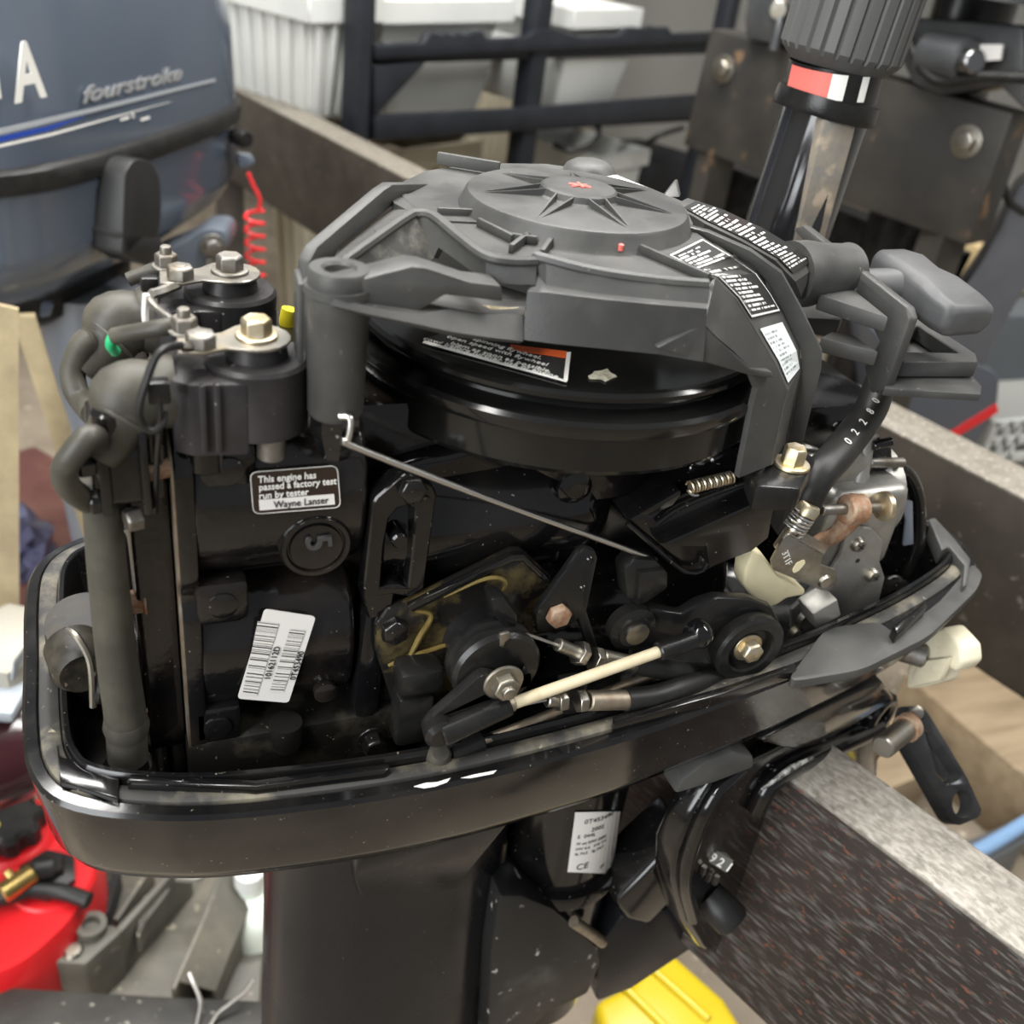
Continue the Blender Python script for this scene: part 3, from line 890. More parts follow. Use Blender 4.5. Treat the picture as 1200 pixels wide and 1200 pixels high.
# decals on the front leg
M['warn'] = print_mat('warning_print', (.016, .016, .016), (.70, .69, .66), 20, density=.56, cols=16, margin=.07, border=(.03, (.7, .7, .67)))
def strip_decal(name, left, right, mt, parent, off=.0006, label=None):
    me = bpy.data.meshes.new(name)
    vs, fs, uv = [], [], []
    n = len(left)
    L = [0]
    for i in range(1, n):
        L.append(L[-1] + (left[i] - left[i - 1]).length)
    for i in range(n):
        a, b = left[i], right[i]
        t = (left[min(i + 1, n - 1)] - left[max(i - 1, 0)])
        nr = (b - a).cross(t).normalized()
        if nr.z < 0:
            nr = -nr
        vs += [a + nr * off, b + nr * off]
        uv += [(0, 1 - L[i] / L[-1]), (1, 1 - L[i] / L[-1])]
    for i in range(n - 1):
        fs.append((2 * i, 2 * i + 1, 2 * i + 3, 2 * i + 2))
    me.from_pydata(vs, [], fs)
    l = me.uv_layers.new(name='UVMap')
    for f in me.polygons:
        for li, vi in zip(f.loop_indices, f.vertices):
            l.data[li].uv = uv[vi]
    me.materials.append(mt)
    o = bpy.data.objects.new(name, me)
    COL.objects.link(o)
    return adopt(o, parent, label)
def between(i, t):
    a = int(i)
    f = i - a
    A = pn[a].lerp(pn[min(a + 1, 8)], f)
    B = pf[a].lerp(pf[min(a + 1, 8)], f)
    return A.lerp(B, t)
st_ = [.9, 1.5, 2, 2.5, 3, 3.5, 4, 4.5, 4.8]
strip_decal('warning_decal', [between(i, .06) for i in st_], [between(i, .92) for i in st_], M['warn'], cov, label='black multilingual warning decal with white border')
M['smalltag'] = print_mat('small_tag_print', (.68, .72, .72), (.2, .22, .22), 12, density=.5, cols=20)
st_ = [5.15, 5.6, 6, 6.5, 6.8]
strip_decal('rating_label', [between(i, .10) for i in st_], [between(i, .80) for i in st_], M['smalltag'], cov, label='pale rating label on the cover leg')

# far front shoulder with the second decal and the rope neck
shA = [P(790, 240, 2, ZT), P(826, 262, 2, .2165), P(868, 282, 2, .211), P(908, 305, 2, .203), P(932, 330, 2, .192), P(940, 350, 2, .178)]
shB = [P(806, 232, 2, ZT), P(850, 247, 2, .2165), P(895, 268, 2, .211), P(935, 292, 2, .203), P(958, 312, 2, .192), P(966, 335, 2, .178)]
sheet('front_shoulder', [shA, shB], .003, PL, cov, smooth=25)
def shp(i, t):
    a = int(i)
    return shA[a].lerp(shA[min(a + 1, 5)], i - a).lerp(shB[a].lerp(shB[min(a + 1, 5)], i - a), t)
st_ = [.25, 1, 2, 3, 3.7]
M['warn2'] = print_mat('warning_print_far', (.016, .016, .016), (.70, .69, .66), 26, density=.56, cols=14, margin=.05)
strip_decal('warning_decal', [shp(i, .12) for i in st_], [shp(i, .95) for i in st_], M['warn2'], cov, label='black warning decal on the far shoulder of the cover')
nk0, nk1 = P(925, 322, 1, .005), P(992, 318, 1, .012)
lathe('rope_neck', nk0, nk1 - nk0, [(0, 0), (.0175, 0), (.0175, .012), (.0160, .022), (.0150, .04), (.0155, (nk1 - nk0).length), (0, (nk1 - nk0).length)], PL, cov, seg=40)

# starter handle rest: plate, ribs and lip tray
XB = .172
pb = [P(928, 268, 0, XB), P(940, 264, 0, XB), P(1062, 360, 0, XB), P(1066, 374, 0, XB), P(1037, 456, 0, XB), P(1020, 461, 0, XB), P(1012, 430, 0, XB), P(1030, 400, 0, XB), P(1000, 340, 0, XB), P(985, 312, 0, XB), P(950, 292, 0, XB)]
rest = prism('handle_rest', pb, (.006, 0, 0), M['plastic'], MOTOR, bevel=.0012, label='grey-black plastic rest for the starter pull handle')
for a, b, c, d in [((960, 345), (968, 332), (985, 326), (1042, 372)), ((962, 395), (975, 388), (1000, 392), (1030, 412))]:
    z = P(*d, 0, XB).z
    prism('rest_rib', [P(*a, 2, z + .004), P(*b, 2, z + .004), P(*c, 2, z + .004), P(*d, 2, z + .004)], (0, 0, -.0085), M['plastic'], rest, bevel=.001)
prism('rest_bracket', PZ([(930, 350), (985, 352), (990, 365), (985, 375), (940, 372)], .158), (0, 0, -.010), M['plastic'], rest, bevel=.001)
lathe('rest_rivet', P(980, 335, 2, P(1042, 372, 0, XB).z + .0035), (0, 0, 1), [(0, 0), (.006, 0), (.005, .0012), (0, .0016)], M['dull'], rest, seg=20)
zl = P(1037, 456, 0, XB).z + .002
lip = PZ([(1036, 455), (1150, 462), (1151, 452), (1138, 438), (1065, 378), (1056, 390)], zl)
prism('rest_lip', lip, (0, 0, -.0045), M['plastic'], rest, bevel=.001)
lw = PZ([(1042, 442), (1140, 442), (1137, 432), (1068, 385), (1062, 392)], zl + .001)
hw = PZ([(1056, 430), (1118, 431), (1070, 398), (1066, 400)], zl + .001)
prism('rest_pocket', lw, (0, 0, .009), M['plastic'], rest, holes=[hw], bevel=.0006, segs=1)
tube('rest_cable', [P(955, 402, 0, .16), P(985, 408, 0, .16), P(1003, 418, 0, .165)], .0008, M['dull'], rest, seg=6)
# pull handle
gz = .188
bm = bmesh.new()
gp = [(1026, 306, .183), (1040, 294, .190), (1062, 292, .193), (1080, 300, .194), (1100, 310, .193), (1120, 325, .190), (1140, 345, .187), (1152, 364, .184)]
c0 = P(1042, 308, 2, gz)
c1 = P(1136, 366, 2, gz - .004)
ax = (c1 - c0)
L = ax.length
axn = ax.normalized()
sd = V((0, 0, 1)).cross(axn).normalized()
if sd.x < 0:
    sd = -sd
rows = []
for t, hw_, zt, zb in [(-.08, .008, .004, -.006), (0, .013, .008, -.010), (.2, .016, .010, -.013), (.42, .0145, .0085, -.011), (.62, .017, .009, -.013), (.85, .019, .007, -.013), (1.0, .017, .005, -.013), (1.05, .014, .002, -.010)]:
    c = c0 + ax * t
    rows.append([c + sd * hw_ * a + V((0, 0, zt if b > 0 else zb)) * abs(b) for a, b in ((-1, .5), (-.75, 1), (.6, 1), (1, .4), (1, -.6), (.7, -1), (-.7, -1), (-1, -.6))])
R = [[bm.verts.new(p) for p in r] for r in rows]
for A, B in zip(R, R[1:]):
    for i in range(8):
        bm.faces.new((A[i], A[(i + 1) % 8], B[(i + 1) % 8], B[i]))
bm.faces.new(R[0])
bm.faces.new(R[-1])
grip = finish('pull_handle', bm, mat('handle_grey_plastic', (.062, .063, .065), .45, col2=(.085, .085, .085), scale=25, bump=.1, bscale=700), MOTOR, bevel=.0015, segs=2, smooth=50, label='grey moulded starter pull handle')
cyl('handle_stem', c0 + ax * .45 + V((0, 0, -.001)), P(1000, 345, 0, XB) + V((0, .01, 0)), .010, grip.data.materials[0], grip)

# fuel hose below the rest
hs = [P(1034, 440, 1, .005), P(1019, 482, 1, -.022), P(985, 528, 1, -.045), P(955, 563, 1, -.058), P(938, 600, 1, -.060)]
hose = tube('fuel_hose', hs, .0092, M['rubber2'], MOTOR, seg=20, label='thick black rubber hose with white print')
hp2 = smoothpath(hs, 12)
for i, c in enumerate('02280'):
    j = 25 - i * 3
    hx = (hp2[j - 2] - hp2[j + 2]).normalized()
    tw = (CP - hp2[j]).normalized()
    tw = (tw - hx * tw.dot(hx)).normalized()
    side = tw.cross(hx)
    text('hose_print', c, hp2[j] + tw * .0096 - side * .002, hx, side, .0065, M['label'], hose)
# ---- ignition coils with their boots (far one is the same unit set back)
COILS = []
def make_coil(dy, dz, far):
    o = V((-.1555, -.068 + dy, dz))           # centre of the coil drum
    zt, zb = .186, .1575
    body = lathe('ignition_coil', o, (0, 0, 1), [(0, zb), (.0175, zb), (.0190, zb + .001), (.0190, zt - .0015), (.0178, zt), (.0115, zt), (.0105, zt + .0055), (0, zt + .0055)], M['coil'], MOTOR, seg=44,
                 label='far black ignition coil' if far else 'near black ignition coil')
    # winding block towards the rear
    bp = [o + V((x, y, zb - .004)) for x, y in [(-.006, -.0185), (-.026, -.0165), (-.032, -.012), (-.032, .014), (-.006, .0185)]]
    prism('coil_block', bp, (0, 0, zt - zb + .001), M['coil'], body, bevel=.0015)
    for k in (-.017, -.022):
        box('coil_rib', o + V((k, -.0178, (zt + zb) * .5 - .002)), (.0022, .003, zt - zb - .001), M['coil'], body, bevel=.0006)
    # bracket plate: keyhole outline
    z1 = zt + .0058
    kp = []
    for i in range(13):
        t = math.radians(-120 + 240 * i / 12)
        kp.append(o + V((.0125 * math.cos(t), .0125 * math.sin(t), z1)))
    kp += [o + V((-.012, .005, z1)), o + V((-.019, .003, z1)), o + V((-.028, .002, z1)), o + V((-.029, -.011, z1)), o + V((-.020, -.0125, z1)), o + V((-.012, -.009, z1))]
    prism('coil_bracket', kp, (0, 0, .0013), M['steel'], body, bevel=.0003, segs=1)
    bolt('coil_bolt', o + V((0, 0, z1 + .0013)), (0, 0, 1), .0058, .0062, M['gold' if not far else 'dull'], body, washer=.0078)
    bolt('terminal_nut', o + V((-.0205, -.0065, z1 + .0013)), (0, 0, 1), .0057, .0052, M['dull'], body, stud=.0008, rot=.1)
    bolt('terminal_nut', o + V((-.0245, .0085, z1 + .0005)), (0, 0, 1), .0048, .0050, M['dull'], body, washer=.006, stud=.0046, rot=.4)
    # high tension boot: disc, dome, elbow sleeve
    s0 = o + V((-.032, .0, (zt + zb) * .5 + .001))
    lathe('coil_collar', s0, (-1, 0, 0), [(0, -.002), (.0135, -.002), (.0138, .004), (.0125, .006), (0, .006)], M['rubber'], body, seg=36)
    dirb = V((-.96, -.22, -.04)).normalized()
    bt = lathe('spark_plug_boot', s0 + V((-.003, 0, 0)), dirb, [(0, -.003), (.0095, -.003), (.0118, .001), (.0134, .007), (.0134, .012), (.0118, .0178), (.0085, .0220), (.0045, .0242), (0, .0248)], M['rubber'], MOTOR, seg=40, smooth=60,
               label='far olive rubber boot' if far else 'near olive rubber boot')
    c = s0 + dirb * .012
    bd_ = (V((-.58, -.30, -.76)) if not far else V((-.72, -.35, -.60))).normalized()
    lathe('boot_seam', c + bd_ * .0085, bd_, [(0, -.0008), (.0122, -.0008), (.0127, 0), (.0122, .0008), (0, .0008)], M['rubber'], bt, seg=36)
    d2 = V((-.58, -.30, -.76)).normalized() if not far else V((-.72, -.35, -.60)).normalized()
    lathe('boot_sleeve', c, d2, [(0, 0), (.0122, .0), (.0118, .009), (.0104, .0115), (.0080, .023), (.0072, .0255), (0, .0255)], M['rubber'], bt, seg=32)
    return body, bt, c + d2 * .023, d2, o
cb1, bt1, e1, d1, o1 = make_coil(0, 0, False)
cb2, bt2, e2, d2_, o2 = make_coil(.068, .0, True)
# high tension cables
tube('spark_cable', [e1 - d1 * .002, P(106, 512, 1, -.088), P(86, 532, 1, -.090), P(75, 552, 1, -.088), P(82, 572, 1, -.084), P(104, 588, 1, -.076)], .0046, M['rubber'], bt1, seg=14)
tube('spark_cable', [e2 - d2_ * .002, P(100, 400, 1, -.014), P(86, 430, 1, -.014), P(88, 455, 1, -.018), P(98, 472, 1, -.024), P(110, 485, 1, -.04)], .0050, M['rubber'], bt2, seg=14)
# wiring: sleeved lead, ground wires, tie, green tip
tube('sleeved_lead', [P(134, 394, 1, -.045), P(165, 388, 1, -.052), P(190, 384, 1, -.056), P(212, 379, 1, -.056)], [.0032, .0032, .0034, .0030], M['rubber'], MOTOR, seg=12)
tube('green_wire', [P(135, 393, 1, -.045), P(131, 398, 1, -.045), P(130, 405, 1, -.044), P(135, 412, 1, -.04)], .0021, mat('green_insulation', (.02, .42, .16), .35), MOTOR, seg=10)
tube('sleeved_lead', [P(150, 328, 1, .02), P(175, 318, 1, .02), P(205, 308, 1, .018)], .0030, M['rubber'], MOTOR, seg=10)
tube('ground_wire', [P(228, 408, 1, -.074), P(205, 405, 1, -.082), P(185, 415, 1, -.09), P(172, 445, 1, -.092), P(163, 480, 1, -.092), P(168, 498, 1, -.09), P(180, 505, 1, -.09), P(191, 495, 1, -.09), P(192, 482, 1, -.088)], .0014, M['rubber2'], MOTOR, seg=8)
tube('ground_wire', [P(212, 380, 1, -.052), P(198, 372, 1, -.045), P(182, 360, 1, -.035), P(174, 350, 1, -.03), P(172, 345, 1, -.028)], .0013, M['dull'], MOTOR, seg=8)
tube('ground_wire', [P(171, 345, 1, -.03), P(170, 370, 1, -.03), P(173, 395, 1, -.03)], .0013, M['label'], MOTOR, seg=8)
box('cable_tie', P(186, 458, 1, -.088), (.0075, .006, .0085), M['plastic2'], MOTOR, bevel=.001)
tube('cable_tie_loop', [P(186, 463, 1, -.09), P(188, 490, 1, -.09), P(184, 540, 1, -.085), P(182, 600, 1, -.08)], .0012, M['plastic2'], MOTOR, seg=6)
box('tie_block', P(175, 333, 1, .0), (.007, .006, .007), M['plastic2'], MOTOR, bevel=.001)
tube('terminal_tab', [P(177, 345, 1, -.018), P(190, 341, 1, -.014), P(210, 333, 1, -.010)], .0020, M['dull'], MOTOR, seg=6, sub=3)
tube('terminal_tab', [P(205, 405, 1, -.080), P(222, 406, 1, -.078), P(235, 408, 1, -.074)], .0016, M['dull'], MOTOR, seg=6, sub=3)
# coil stand-off and bolt stub below the near coil
cyl('coil_standoff', o1 + V((-.02, .0, .140)), o1 + V((-.02, .0, .16)), .009, M['gloss'], MOTOR)
cyl('coil_standoff', o1 + V((.004, -.006, .145)), o1 + V((.004, -.006, .16)), .0055, M['dull'], MOTOR)
cyl('coil_standoff', o2 + V((-.005, .0, .140)), o2 + V((-.005, .0, .16)), .009, M['gloss'], MOTOR)

# ---- rear of the head: water outlet cover, brackets, hose
th = prism('thermostat_cover', rounded([V((-.217, y, z)) for y, z in [(-.080, .132), (-.080, .156), (-.074, .163), (-.050, .163), (-.044, .155), (-.044, .130)]], .004), (.025, 0, 0), M['gloss'], MOTOR, bevel=.002)
box('cover_rib', (-.2125, -.0815, .148), (.004, .006, .034), M['gloss'], th, bevel=.001)
box('cover_rib', (-.1985, -.0815, .148), (.003, .006, .036), M['gloss'], th, bevel=.001)
cyl('cover_boss', (-.209, -.078, .155), (-.209, -.078, .172), .006, M['gloss'], th)
cyl('cover_boss', (-.195, -.076, .150), (-.195, -.076, .176), .005, M['gloss'], th)
for p_ in [(113, 540), (126, 583)]:
    q_ = P(*p_, 1, -.078)
    bolt('cover_bolt', q_, (-1, -.2, 0), .0055, .006, M['gloss'], th, washer=.0065)
bolt('cover_bolt', P(165, 606, 1, -.076), (-1, -.3, 0), .0048, .006, M['dull'], th)
bolt('cover_bolt', P(196, 546, 1, -.076), (-1, -.3, 0), .0045, .009, M['rust'], th)
wh = tube('water_hose', [P(117, 560, 1, -.0705), P(121, 610, 1, -.0705), P(127, 680, 1, -.0705), P(137, 770, 1, -.0705), P(147, 840, 1, -.0705), P(150, 888, 1, -.0705)], [.0072, .0072, .0076, .0082, .0088, .0086], M['rubber'], MOTOR, seg=24, label='vertical olive-black rubber water hose at the rear')
lathe('hose_clamp_bulge', P(148, 850, 1, -.0705), (0, 0, 1), [(0, -.004), (.0090, -.004), (.0098, 0), (.0090, .004), (0, .004)], M['rubber'], wh, seg=28)
lathe('hose_socket', P(152, 910, 1, -.0705), (0, 0, 1), [(0, -.010), (.0125, -.010), (.0118, .006), (.0105, .008), (0, .008)], M['gloss'], wh, seg=28)
tube('bent_tab', [P(80, 738, 1, -.045), P(90, 745, 1, -.05), P(104, 770, 1, -.055), P(108, 795, 1, -.058), P(109, 828, 1, -.06)], .0016, M['steel'], MOTOR, seg=8, sub=3)
lathe('tray_knob', P(98, 790, 1, -.05), (0.2, -1, 0), [(0, -.02), (.0125, -.02), (.0125, -.004), (.010, 0), (0, 0)], M['dirtygloss'], MOTOR, seg=28)
cyl('tray_stub', P(112, 805, 1, -.058), P(128, 805, 1, -.058), .0075, M['plastic2'], MOTOR)
lathe('tray_boss', P(100, 730, 1, -.02), (0, -.3, 1), [(0, -.05), (.020, -.05), (.0175, 0), (.012, .001), (0, .001)], M['dirtygloss'], MOTOR, seg=32)
box('tray_shelf', (-.222, -.02, -.035), (.03, .11, .025), M['dirtygloss'], MOTOR, bevel=.004)

tube('yellow_wire', [P(340, 362, 1, .03), P(337, 378, 1, .03), P(341, 396, 1, .03)], .004, mat('yellow_sleeve', (.7, .6, .02), .4), MOTOR, seg=10)
# ---- throttle plate, pulley and arm on the near side
tp = prism('throttle_plate', PY([(441, 734), (455, 714), (480, 708), (600, 648), (613, 646), (648, 678), (640, 700), (626, 722), (628, 790), (600, 850), (540, 872), (475, 866), (456, 812), (441, 764)], -.080), (0, .006, 0), M['grease'], MOTOR, bevel=.0015, label='greasy black throttle mounting plate')
prism('plate_rim', PY([(478, 712), (600, 651), (614, 650), (646, 680), (641, 686), (612, 658), (600, 659), (484, 718)], -.083), (0, .004, 0), M['gloss'], tp, bevel=.0008)
tube('grease_smear', [P(487, 716, 1, -.082), P(505, 722, 1, -.083), P(490, 750, 1, -.083), P(470, 790, 1, -.083)], [.0006, .0012, .0015, .0006], mat('brown_grease', (.11, .075, .02), .25, col2=(.2, .15, .05), scale=90, bump=.6, bscale=90), tp, seg=8)
tube('grease_smear', [P(520, 700, 1, -.082), P(570, 678, 1, -.083), P(592, 682, 1, -.083), P(585, 700, 1, -.083)], [.0004, .0010, .0012, .0005], bpy.data.materials['brown_grease'], tp, seg=8)
tube('grease_smear', [P(455, 780, 1, -.082), P(480, 770, 1, -.083), P(525, 755, 1, -.083)], [.0008, .0016, .001], bpy.data.materials['brown_grease'], tp, seg=8)
box('plate_block', P(490, 790, 1, -.09), (.021, .016, .014), M['plastic2'], tp, bevel=.003)
box('plate_block', P(482, 835, 1, -.088), (.018, .014, .03), M['plastic2'], tp, bevel=.003)
prism('stop_tab', PY([(575, 703), (592, 700), (608, 722), (607, 738), (590, 735), (578, 722)], -.098), (0, .012, 0), M['plastic2'], tp, bevel=.002)
pc = P(581, 783, 1, -.104)
pul = lathe('throttle_pulley', pc, (0, 1, 0), [(0, -.003), (.0195, -.003), (.0212, -.001), (.0212, .002), (.0185, .0035), (.0185, .006), (.0212, .0075), (.0212, .010), (.0195, .012), (.0175, .013), (.0175, .024), (.023, .026), (.024, .03), (0, .03)], M['plastic2'], MOTOR, seg=56, smooth=30, label='black throttle pulley with a cable in its groove')
prism('cable_end_clip', PY([(586, 744), (597, 741), (598, 748), (592, 753), (590, 760), (586, 758)], -.108), (0, .002, 0), M['steel'], pul, bevel=.0004)
ap = V((pc.x, -.1135, pc.z))
ae = P(513, 852, 1, -.1135)
av = (ae - ap)
an = V((-av.z, 0, av.x)).normalized()
arm = [ap + an * .0125, ap + V((.0125, 0, .004)), ap + V((.0135, 0, -.006)), ap - an * .0115 - av.normalized() * -.004, ae - an * .0065, ae + av.normalized() * .0065 - an * .003, ae + av.normalized() * .0065 + an * .004, ae + an * .0085]
prism('throttle_arm', rounded(arm, .004), (0, .0055, 0), M['plastic2'], pul, bevel=.0012)
lathe('arm_washer', ap, (0, -1, 0), [(0, 0), (.0095, 0), (.0095, .0006), (.0088, .0012), (0, .0012)], M['steel'], pul, seg=30)
bolt('arm_nut', ap + V((0, -.001, 0)), (0, -1, 0), .0065, .0055, M['steel'], pul, stud=.003, rot=.2)
lathe('ball_joint', ae, (0, -1, 0), [(0, -.003), (.0068, -.003), (.0070, .003), (.0058, .0062), (.0035, .0068), (.003, .0062), (0, .0062)], M['plastic2'], pul, seg=26)

# link rods
yr = -.1155
r0, r1 = P(593, 827, 1, yr), P(774, 763, 1, -.103)
lr = cyl('link_rod', r0, r1, .0029, M['creamrod'], MOTOR, label='cream coated throttle link rod')
cyl('rod_socket', ae + V((0, -.005, 0)), r0.lerp(r1, .02), .0058, M['plastic2'], lr, r2=.0050)
lathe('rod_eye', ae + V((0, -.004, 0)), (0, -1, 0), [(0, -.004), (.0072, -.004), (.0075, .001), (.005, .003), (0, .003)], M['plastic2'], lr, seg=24)
cyl('rod_thread', r0.lerp(r1, -.03), r0.lerp(r1, .045), .0036, M['bronze'], lr)
bj = P(821, 746, 1, -.100)
cyl('rod_socket', r1.lerp(r0, .02), bj.lerp(r1, .15), .0048, M['plastic2'], lr)
lathe('rod_eye', bj + V((0, .002, 0)), (0, -1, 0), [(0, -.004), (.0070, -.004), (.0074, .002), (.0052, .0055), (.002, .0068), (0, .007)], M['gloss'], lr, seg=24)
s0_, s1_ = P(566, 868, 1, -.108), P(768, 788, 1, -.092)
lr2 = cyl('shift_rod', s0_, s1_, .0023, M['bronze'], MOTOR, label='tarnished brown shift rod')
cyl('rod_socket', P(528, 884, 1, -.110), s0_, .0046, M['plastic2'], lr2)
lathe('rod_ball', P(514, 886, 1, -.111), (0, -.5, 1), [(0, -.008), (.0055, -.008), (.006, -.003), (.0055, .003), (.004, .005), (0, .005)], M['rubber'], lr2, seg=22)
# cables with their adjusters
tc = tube('throttle_cable', [P(596, 738, 1, -.101), P(625, 746, 1, -.100), P(656, 757, 1, -.099)], .0008, M['rod'], MOTOR, seg=8)
cyl('cable_thread', P(653, 755, 1, -.099), P(682, 767, 1, -.098), .0032, M['steel'], tc)
bolt('adjuster_nut', P(676, 764, 1, -.098), P(690, 770, 1, -.098) - P(676, 764, 1, -.098), .0062, .005, M['steel'], tc)
bolt('adjuster_nut', P(694, 771, 1, -.097), P(710, 775, 1, -.097) - P(694, 771, 1, -.097), .0060, .005, M['steel'], tc)
cyl('cable_ferrule', P(705, 770, 1, -.096), P(742, 778, 1, -.095), .0040, M['steel'], tc)
tube('cable_sheath', [P(740, 778, 1, -.095), P(770, 783, 1, -.093), P(810, 788, 1, -.088), P(850, 790, 1, -.08)], .0052, M['rubber2'], tc, seg=14)
tc2 = tube('shift_cable', [P(612, 826, 1, -.110), P(640, 820, 1, -.109)], .0008, M['rod'], MOTOR, seg=8)
cyl('cable_thread', P(640, 820, 1, -.108), P(660, 820, 1, -.108), .0036, M['steel'], tc2)
bolt('adjuster_nut', P(652, 820, 1, -.108), (1, 0, 0), .0062, .0048, M['steel'], tc2)
bolt('adjuster_nut', P(676, 822, 1, -.108), (1, 0, 0), .0060, .0048, M['steel'], tc2)
cyl('cable_ferrule', P(688, 821, 1, -.107), P(734, 820, 1, -.105), .0050, M['bronze'], tc2)
tube('cable_sheath', [P(732, 820, 1, -.105), P(765, 816, 1, -.103), P(800, 805, 1, -.099), P(840, 792, 1, -.09)], .0058, M['rubber2'], tc2, seg=14)
prism('cable_bracket', PY([(658, 800), (690, 795), (684, 840), (672, 845), (660, 838)], -.104), (0, .006, 0), M['plastic2'], MOTOR, bevel=.001)
# triangular bracket with rusty bolt
tb = prism('shift_bracket', PY([(627, 720), (679, 648), (688, 643), (698, 646), (701, 654), (688, 716), (700, 755), (704, 766), (697, 771), (690, 764), (678, 726), (660, 740), (630, 740)], -.088), (0, .005, 0), M['plastic2'], MOTOR, bevel=.0012)
bolt('bracket_bolt', P(653, 719, 1, -.088), (0, -1, 0), .0062, .0045, M['rust'], tb, rot=.25, label='rusty hex bolt')
for p_ in [(691, 656), (683, 689)]:
    lathe('bracket_dimple', P(*p_, 1, -.088), (0, -1, 0), [(0, 0), (.0018, 0), (.0012, .0008), (0, .001)], M['gloss'], tb, seg=12)

# ---- cam lever and roller
rc_ = P(875, 757, 1, -.092)
cl = prism('cam_lever', PY([(737, 750), (739, 730), (750, 717), (768, 714), (800, 720), (820, 708), (842, 701), (880, 703), (905, 712), (917, 735), (920, 760), (910, 785), (880, 803), (850, 798), (835, 780), (828, 760), (800, 752), (775, 757), (752, 760)], -.086), (0, .007, 0), M['plastic2'], MOTOR, bevel=.0015, label='black cam lever carrying the roller')
lathe('cam_roller', rc_ + V((0, .004, 0)), (0, -1, 0), [(0, 0), (.0195, 0), (.0205, .002), (.0205, .007), (.0190, .0085), (.0140, .0085), (.0128, .0075), (.0128, .0045), (0, .0045)], M['plastic2'], cl, seg=52, smooth=30)
bolt('roller_bolt', rc_ + V((0, -.0005, 0)), (0, -1, 0), .0062, .0060, M['gold'], cl, washer=.0086, rot=.15)
lathe('lever_pivot', P(742, 738, 1, -.088), (0, -1, 0), [(0, -.006), (.0125, -.006), (.0125, .0), (.009, .001), (.0085, .0025), (0, .0025)], M['plastic2'], cl, seg=32)
lathe('pivot_bush', P(746, 742, 1, -.090), (0, -1, 0), [(0, 0), (.0062, 0), (.0062, .0015), (.004, .002), (0, .002)], M['steel'], cl, seg=24)
prism('cam_arm', PY([(731, 670), (745, 655), (770, 657), (784, 672), (784, 690), (760, 706), (748, 712), (735, 703)], -.084), (0, .012, 0), M['plastic2'], MOTOR, bevel=.002)
prism('cam_arm_face', PY([(750, 672), (780, 668), (783, 685), (762, 701), (747, 703)], -.087), (0, .004, 0), M['plastic2'], MOTOR, bevel=.001)
tube('return_spring_wire', [P(700, 733, 1, -.08), P(706, 742, 1, -.08), P(712, 744, 1, -.08), P(722, 742, 1, -.08)], .0007, M['rod'], MOTOR, seg=6, sub=3)

# angular black manifold cover under the flywheel edge
mc = prism('manifold_cover', PY([(735, 610), (762, 596), (880, 545), (905, 560), (910, 580), (902, 630), (882, 645), (832, 668), (826, 671), (802, 671)], -.078), (0, .03, 0), M['gloss'], MOTOR, bevel=.002)
prism('cover_ridge', PY([(772, 636), (778, 637), (906, 580), (907, 590), (900, 630), (880, 646), (832, 664), (828, 640), (790, 640)], -.086), (0, .012, 0), M['gloss'], mc, bevel=.0015)
tube('cover_bead', [P(735, 613, 1, -.080), P(775, 648, 1, -.081), P(803, 670, 1, -.081), P(824, 668, 1, -.081), P(831, 650, 1, -.082)], .0012, M['gloss'], mc, seg=8, sub=2)
tube('cover_bead', [P(770, 613, 1, -.080), P(800, 593, 1, -.081), P(860, 570, 1, -.081), P(890, 560, 1, -.081)], .0014, M['gloss'], mc, seg=8, sub=3)
prism('cover_wedge', PY([(748, 603), (798, 574), (800, 580), (790, 594), (760, 606)], -.084), (0, .01, 0), M['gloss'], mc, bevel=.0015)
cyl('brass_spring', P(810, 571, 1, -.082), P(858, 559, 1, -.080), .0022, M['bronze'], MOTOR)
bm = bmesh.new()
a_, b_ = P(808, 571, 1, -.082), P(858, 559, 1, -.080)
ax_, u_, w_ = basis(b_ - a_)
add_tube(bm, [a_ + (b_ - a_) * (i / 130) + (u_ * math.cos(i * .72) + w_ * math.sin(i * .72)) * .0028 for i in range(131)], .0006, 5, 1)
finish('coil_spring', bm, M['gold'], MOTOR)
tube('spring_hook', [P(806, 574, 1, -.082), P(812, 580, 1, -.083), P(818, 580, 1, -.083)], .0008, M['rod'], MOTOR, seg=6)
lathe('crank_boss', P(672, 570, 1, -.066), (0, -1, 0), [(0, 0), (.0085, 0), (.0085, .002), (.006, .0035), (.003, .004), (0, .003)], M['gloss'], MOTOR, seg=24)
prism('crank_fin', PY([(655, 575), (665, 570), (662, 620), (656, 655), (648, 660), (652, 620)], -.068), (0, .01, 0), M['gloss'], MOTOR, bevel=.001)
prism('crank_web', PY([(560, 880), (600, 855), (760, 800), (850, 780), (860, 810), (700, 850), (600, 890)], -.080), (0, .05, 0), M['plastic2'], MOTOR, bevel=.002)
# chrome starter stud peeking behind the front leg
cyl('chrome_stud', P(826, 520, 1, -.055), P(866, 512, 1, -.055), .0075, mat('chrome', (.85, .86, .88), .08, 1.0), MOTOR)
cyl('chrome_stud', P(805, 542, 1, -.06), P(880, 540, 1, -.06), .004, bpy.data.materials['chrome'], MOTOR)

